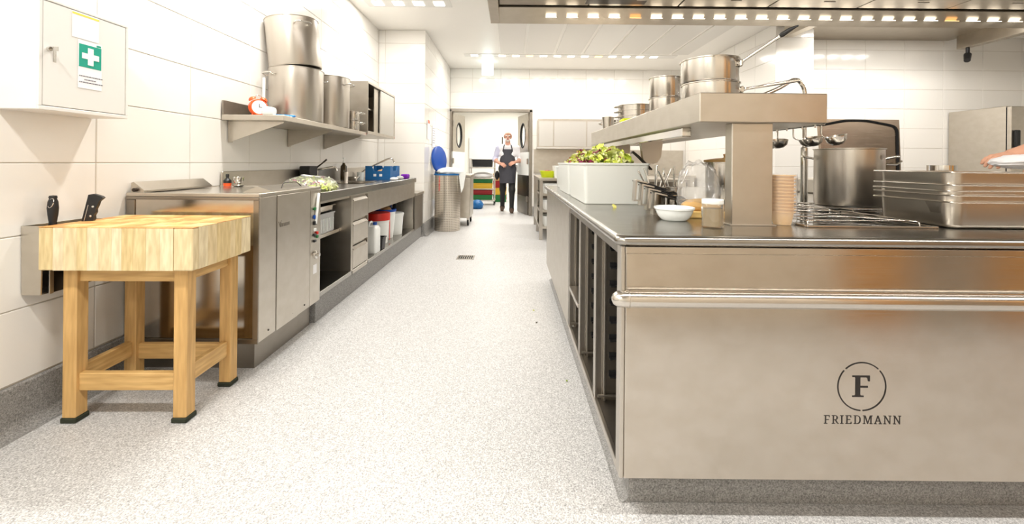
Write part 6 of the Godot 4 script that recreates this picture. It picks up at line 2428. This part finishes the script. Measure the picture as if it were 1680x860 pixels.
	mb = crumpled(Vector3(0.045, 0.028, 0.10), 0.2, 13)
	solo("grey_rag", mb, M.cloth_grey, "crumpled grey rag between white rag and purple sponge", "cloth", V(-1.39, y + 0.018, 5.26))
	mb = MB.new()
	mb.box(Vector3(0, 0.028, 0), Vector3(0.09, 0.055, 0.14), 0.012)
	solo("purple_sponge", mb, M.purple_sponge, "purple sponge at the far end of the counter", "sponge", V(-1.40, y, 5.56))

func lidded_bucket(label: String, at: Vector3, r: float, h: float, lid: Material, lid_h: float) -> Node3D:
	var t := thing("bucket", label, "bucket", at, "buckets under the sink")
	var mb := MB.new()
	mb.lathe([[0, 0], [r * 0.85, 0.0], [r * 0.86, 0.006], [r * 0.97, h - 0.03], [r, h - 0.028], [r, h - 0.002], [0, h]], 28)
	part(t, "body", mb, M.white_plastic)
	mb = MB.new()
	mb.lathe([[r * 0.99, h - 0.006], [r * 1.05, h - 0.006], [r * 1.06, h + lid_h - 0.012], [r * 1.03, h + lid_h], [0, h + lid_h + 0.002]], 28)
	part(t, "lid", mb, lid)
	return t

func under_counter_things() -> void:
	var ys := 0.562
	# grey crates and steel pans in the open shelf
	var c := thing("grey_crate", "pale grey slatted plastic crate on the middle shelf", "crate", V(-1.575, ys, 3.225))
	var mb := open_box(0.145, 0.20, 0.155, 0.012, 0.006, 0.004)
	part(c, "body", mb, M.cloth_grey)
	for i in 14:
		mb = MB.new()
		mb.box(Vector3(0.147, 0.065, -0.169 + 0.026 * i), Vector3(0.006, 0.10, 0.006), 0.001)
		part(c, "rib", mb, M.white_plastic)
	mb = open_box(0.11, 0.20, 0.165, 0.012, 0.006, 0.004)
	solo("grey_crate", mb, M.cloth_grey, "plain grey plastic crate behind the slatted crate on the middle shelf", "crate", V(-1.86, ys, 3.225))
	var pans := [[0.125, 0.10, 0.04], [0.165, 0.11, 0.035]]
	mb = gn_pan(0.15, 0.19, 0.055)
	solo("steel_pan", mb, M.steel_smooth, "shallow steel pan resting on the slatted grey crate", "pan", V(-1.575, ys + 0.156, 3.26))
	mb = gn_pan(0.13, 0.17, 0.05)
	solo("steel_pan", mb, M.steel_smooth, "uppermost shallow steel pan in the open shelf unit", "pan", V(-1.59, ys + 0.213, 3.27))
	pans.clear()
	var bp := thing("black_pan", "black frying pan on the floor of the open shelf unit", "pan", V(-1.56, 0.206, 3.08))
	mb = MB.new()
	mb.lathe([[0, 0.20], [0.10, 0.20], [0.13, 0.235], [0.128, 0.235], [0.098, 0.204], [0, 0.204]], 26)
	part(bp, "dish", mb, M.black_plastic)
	mb = MB.new()
	mb.lathe([[0, 0.0], [0.09, 0.0], [0.09, 0.2], [0, 0.2]], 26)
	part(bp, "pot_below", mb, M.dark_steel)

	# cleaning things below the sink
	var yb := 0.206
	var can := thing("white_canister", "white plastic canister with a blue cap under the sink", "canister", V(-1.40, yb, 4.26))
	mb = MB.new()
	mb.loft([rrect(0.060, 0.075, 0.02, 0.0), rrect(0.064, 0.08, 0.024, 0.006), rrect(0.064, 0.08, 0.024, 0.235), rrect(0.050, 0.066, 0.02, 0.262), rrect(0.028, 0.032, 0.016, 0.272)], true, true)
	part(can, "body", mb, M.white_plastic)
	mb = MB.new()
	mb.lathe([[0, 0.272], [0.021, 0.272], [0.021, 0.298], [0, 0.30]], 16, Transform3D(Basis(), Vector3(0.018, 0, -0.03)))
	part(can, "cap", mb, M.blue_plastic)
	mb = MB.new()
	mb.tube(bend([Vector3(-0.02, 0.262, 0.05), Vector3(-0.01, 0.305, 0.05), Vector3(-0.01, 0.305, -0.02), Vector3(-0.01, 0.268, -0.03)], 0.02), 0.011, 8)
	part(can, "grip", mb, M.white_plastic)
	mb = open_box(0.055, 0.065, 0.125, 0.01, 0.004, 0.008)
	solo("black_tub", mb, M.black_plastic, "small black open tub between canister and red lidded bucket", "tub", V(-1.385, yb, 4.44))
	var b := lidded_bucket("white bucket with a deep red lid under the sink", V(-1.51, yb, 4.76), 0.135, 0.265, M.red_plastic, 0.075)
	mb = MB.new()
	mb.box(Vector3(0.124, 0.14, -0.062), Vector3(0.004, 0.24, 0.022), 0.001)
	part(b, "red_strip", mb, M.red_plastic)
	lidded_bucket("plain white bucket behind the red lidded one under the sink", V(-1.49, yb, 5.36), 0.12, 0.25, M.white_plastic, 0.018)
	var bb := thing("blue_bucket", "white bucket with a blue rim and handle at the back under the sink", "bucket", V(-1.52, yb, 5.10))
	bb.scale = Vector3(0.92, 1.2, 0.92)
	mb = MB.new()
	mb.lathe([[0, 0], [0.10, 0], [0.13, 0.27], [0.126, 0.27], [0.097, 0.005], [0, 0.005]], 26)
	part(bb, "body", mb, M.white_plastic)
	mb = MB.new()
	mb.lathe([[0.129, 0.262], [0.139, 0.262], [0.139, 0.285], [0.126, 0.286], [0.126, 0.27]], 26)
	part(bb, "rim", mb, M.blue_plastic)
	mb = MB.new()
	mb.tube(arc(Vector3(0, 0.28, 0), Vector3(0.3, 0, -1).normalized(), Vector3(0.2, 1, 0).normalized(), 0.13, 0, PI, 14), 0.008, 7)
	part(bb, "handle", mb, M.blue_plastic)
	mb = crumpled(Vector3(0.08, 0.05, 0.08), 0.2, 18, false)
	solo("brown_cloth", mb, M.cardboard, "brown cloth bundled in the blue rimmed bucket", "cloth", V(-1.52, yb + 0.33, 5.10))
	mb = MB.new()
	mb.tube([Vector3(-0.14, 0.0, 0.02), Vector3(-0.02, 0.03, 0), Vector3(0.05, 0.02, -0.03), Vector3(0.07, -0.02, -0.05)], [0.03, 0.035, 0.025, 0.02], 9)
	mb.box(Vector3(-0.05, -0.22, 0), Vector3(0.04, 0.42, 0.03), 0.005)
	solo("floor_squeegee", mb, M.black_rubber, "black rubber squeegee leaning up behind the buckets", "squeegee", V(-1.50, yb + 0.43, 5.62))

func shelf_top_things() -> void:
	var y := 1.379
	# two wide pans stacked, one on its base, handles to the right
	sauce_pan("saute_pan", "wide stainless pan with a long handle, lower of the stacked pair", V(0.90, y, 1.93), 0.12, 0.105, M.steel_smooth, 0.35, 0.23, 0.03, false, "pans on the serving shelf")
	sauce_pan("saute_pan", "wide stainless pan with a black tipped handle, upper of the stacked pair", V(0.895, y + 0.106, 1.93), 0.122, 0.105, M.steel_smooth, 0.75, 0.19, 0.11, true, "pans on the serving shelf")
	var p := sauce_pan("saucepan", "narrow stainless saucepan on the serving shelf, lower of two", V(0.87, y, 2.42), 0.085, 0.115, M.steel_smooth, 0.5, 0.18, 0.03, false, "saucepans on the serving shelf")
	copy(p, "narrow stainless saucepan stacked upside on its twin left of the wide pans", V(0.87, y + 0.116, 2.42), 0.25)
	# stack of strainers
	for i in 4:
		var t := thing("strainer", ["bottom strainer of the stack", "second strainer from the bottom of the stack", "third strainer from the bottom of the stack", "topmost strainer of the stack"][i] + " on the serving shelf", "strainer", V(0.845, y + 0.0355 * i, 2.92), "strainers on the serving shelf")
		var mb := MB.new()
		mb.lathe([[0, 0.002], [0.106, 0.002], [0.108, 0.0], [0.112, 0.0], [0.114, 0.029], [0.118, 0.031], [0.118, 0.035], [0.111, 0.035], [0.109, 0.004], [0, 0.004]], 36)
		part(t, "drum", mb, M.steel_smooth)
		loop_handle(t, Vector3(-0.114, 0.024, 0), Vector3.LEFT, 0.06, 0.026, 0.0035, M.steel_satin)
	var mb2 := MB.new()
	mb2.box(Vector3(0, 0.014, 0), Vector3(0.12, 0.028, 0.08), 0.01)
	solo("green_sponge", mb2, M.lime_plastic, "yellow green sponge lying before the strainers", "sponge", V(0.75, y, 2.70))
	var cup := thing("steel_beaker", "small steel beaker at the far end of the serving shelf", "beaker", V(0.74, y, 3.28))
	mb2 = MB.new()
	mb2.lathe([[0, 0], [0.038, 0.001], [0.048, 0.10], [0.045, 0.10], [0.036, 0.005], [0, 0.005]], 22)
	part(cup, "body", mb2, M.steel_smooth)
	stock_pot("low_pot", "low bright pot with handles at the end of the serving shelf", V(0.86, y, 3.48), 0.095, 0.09, M.chrome, [0.0, PI], 0.06)

	# ladles on the hanging rail
	var l := thing("ladle", "nearest chrome ladle hanging under the serving shelf", "ladle", V(1.17, 1.277, 1.62), "ladles under the serving shelf")
	mb2 = MB.new()
	mb2.tube(bend([Vector3(-0.012, -0.012, 0), Vector3(-0.010, 0.0035, 0), Vector3(0.012, 0.0035, 0), Vector3(0.012, -0.02, 0), Vector3(0.012, -0.042, 0), Vector3(0.03, -0.050, 0)], 0.012), 0.003, 6)
	part(l, "handle", mb2, M.chrome)
	mb2 = MB.new()
	mb2.lathe([[0.0, -0.135], [0.018, -0.131], [0.031, -0.118], [0.036, -0.098], [0.034, -0.098], [0.029, -0.116], [0.017, -0.128], [0.0, -0.132]], 18, Transform3D(Basis(Vector3.BACK, 0.25), Vector3(0.042, 0.052, 0)))
	part(l, "bowl", mb2, M.steel_smooth)
	for i in 5:
		copy(l, ["second nearest chrome ladle hanging under the serving shelf", "third chrome ladle on the rail under the serving shelf", "fourth chrome ladle on the rail under the serving shelf", "fifth chrome ladle on the rail under the serving shelf", "farthest chrome ladle on the rail under the serving shelf"][i], V(1.17, 1.277, 1.70 + 0.085 * i), [0.5, -0.3, 0.9, 0.2, -0.6][i])
	# scoop hanging under the shelf
	var s := thing("hanging_scoop", "grey steel scoop hanging below the far half of the serving shelf", "scoop", V(0.80, 1.262, 2.45))
	mb2 = MB.new()
	mb2.prism(PackedVector2Array([Vector2(-0.06, -0.02), Vector2(0.065, -0.01), Vector2(0.055, -0.10), Vector2(0.035, -0.135), Vector2(-0.01, -0.145), Vector2(-0.045, -0.125)]), -0.02, 0.02)
	part(s, "blade", mb2, M.steel_satin)
	mb2 = MB.new()
	mb2.tube([Vector3(0, -0.02, 0), Vector3(0, 0.010, 0)], 0.004, 6)
	part(s, "hook", mb2, M.chrome)

# ------------------------------------------------------------------ start
func _ready() -> void:
	# camera: level lens, raised by a shift of the frame; a slight roll
	var cam := Camera3D.new()
	cam.name = "camera"
	add_child(cam)
	cam.projection = Camera3D.PROJECTION_FRUSTUM
	cam.near = 0.05
	cam.far = 60.0
	cam.size = 0.05 * 860.0 / FOCAL
	cam.frustum_offset = Vector2(0.0, -163.0 / FOCAL * 0.05)
	cam.position = Vector3(0, EYE, 0)
	cam.rotation.z = 0.0095
	cam.current = true
	var env := Environment.new()
	env.background_mode = Environment.BG_COLOR
	env.background_color = Color(0.02, 0.02, 0.02)
	env.tonemap_mode = Environment.TONE_MAPPER_LINEAR
	env.tonemap_exposure = 0.97
	env.sdfgi_enabled = true
	env.ssao_enabled = true
	env.ssil_enabled = true
	var we := WorldEnvironment.new()
	we.name = "environment"
	we.environment = env
	add_child(we)
	make_materials()
	build_lamps()
	build_room()
	build_left()
	build_island()
	build_small()
	build_back()
	build_people()
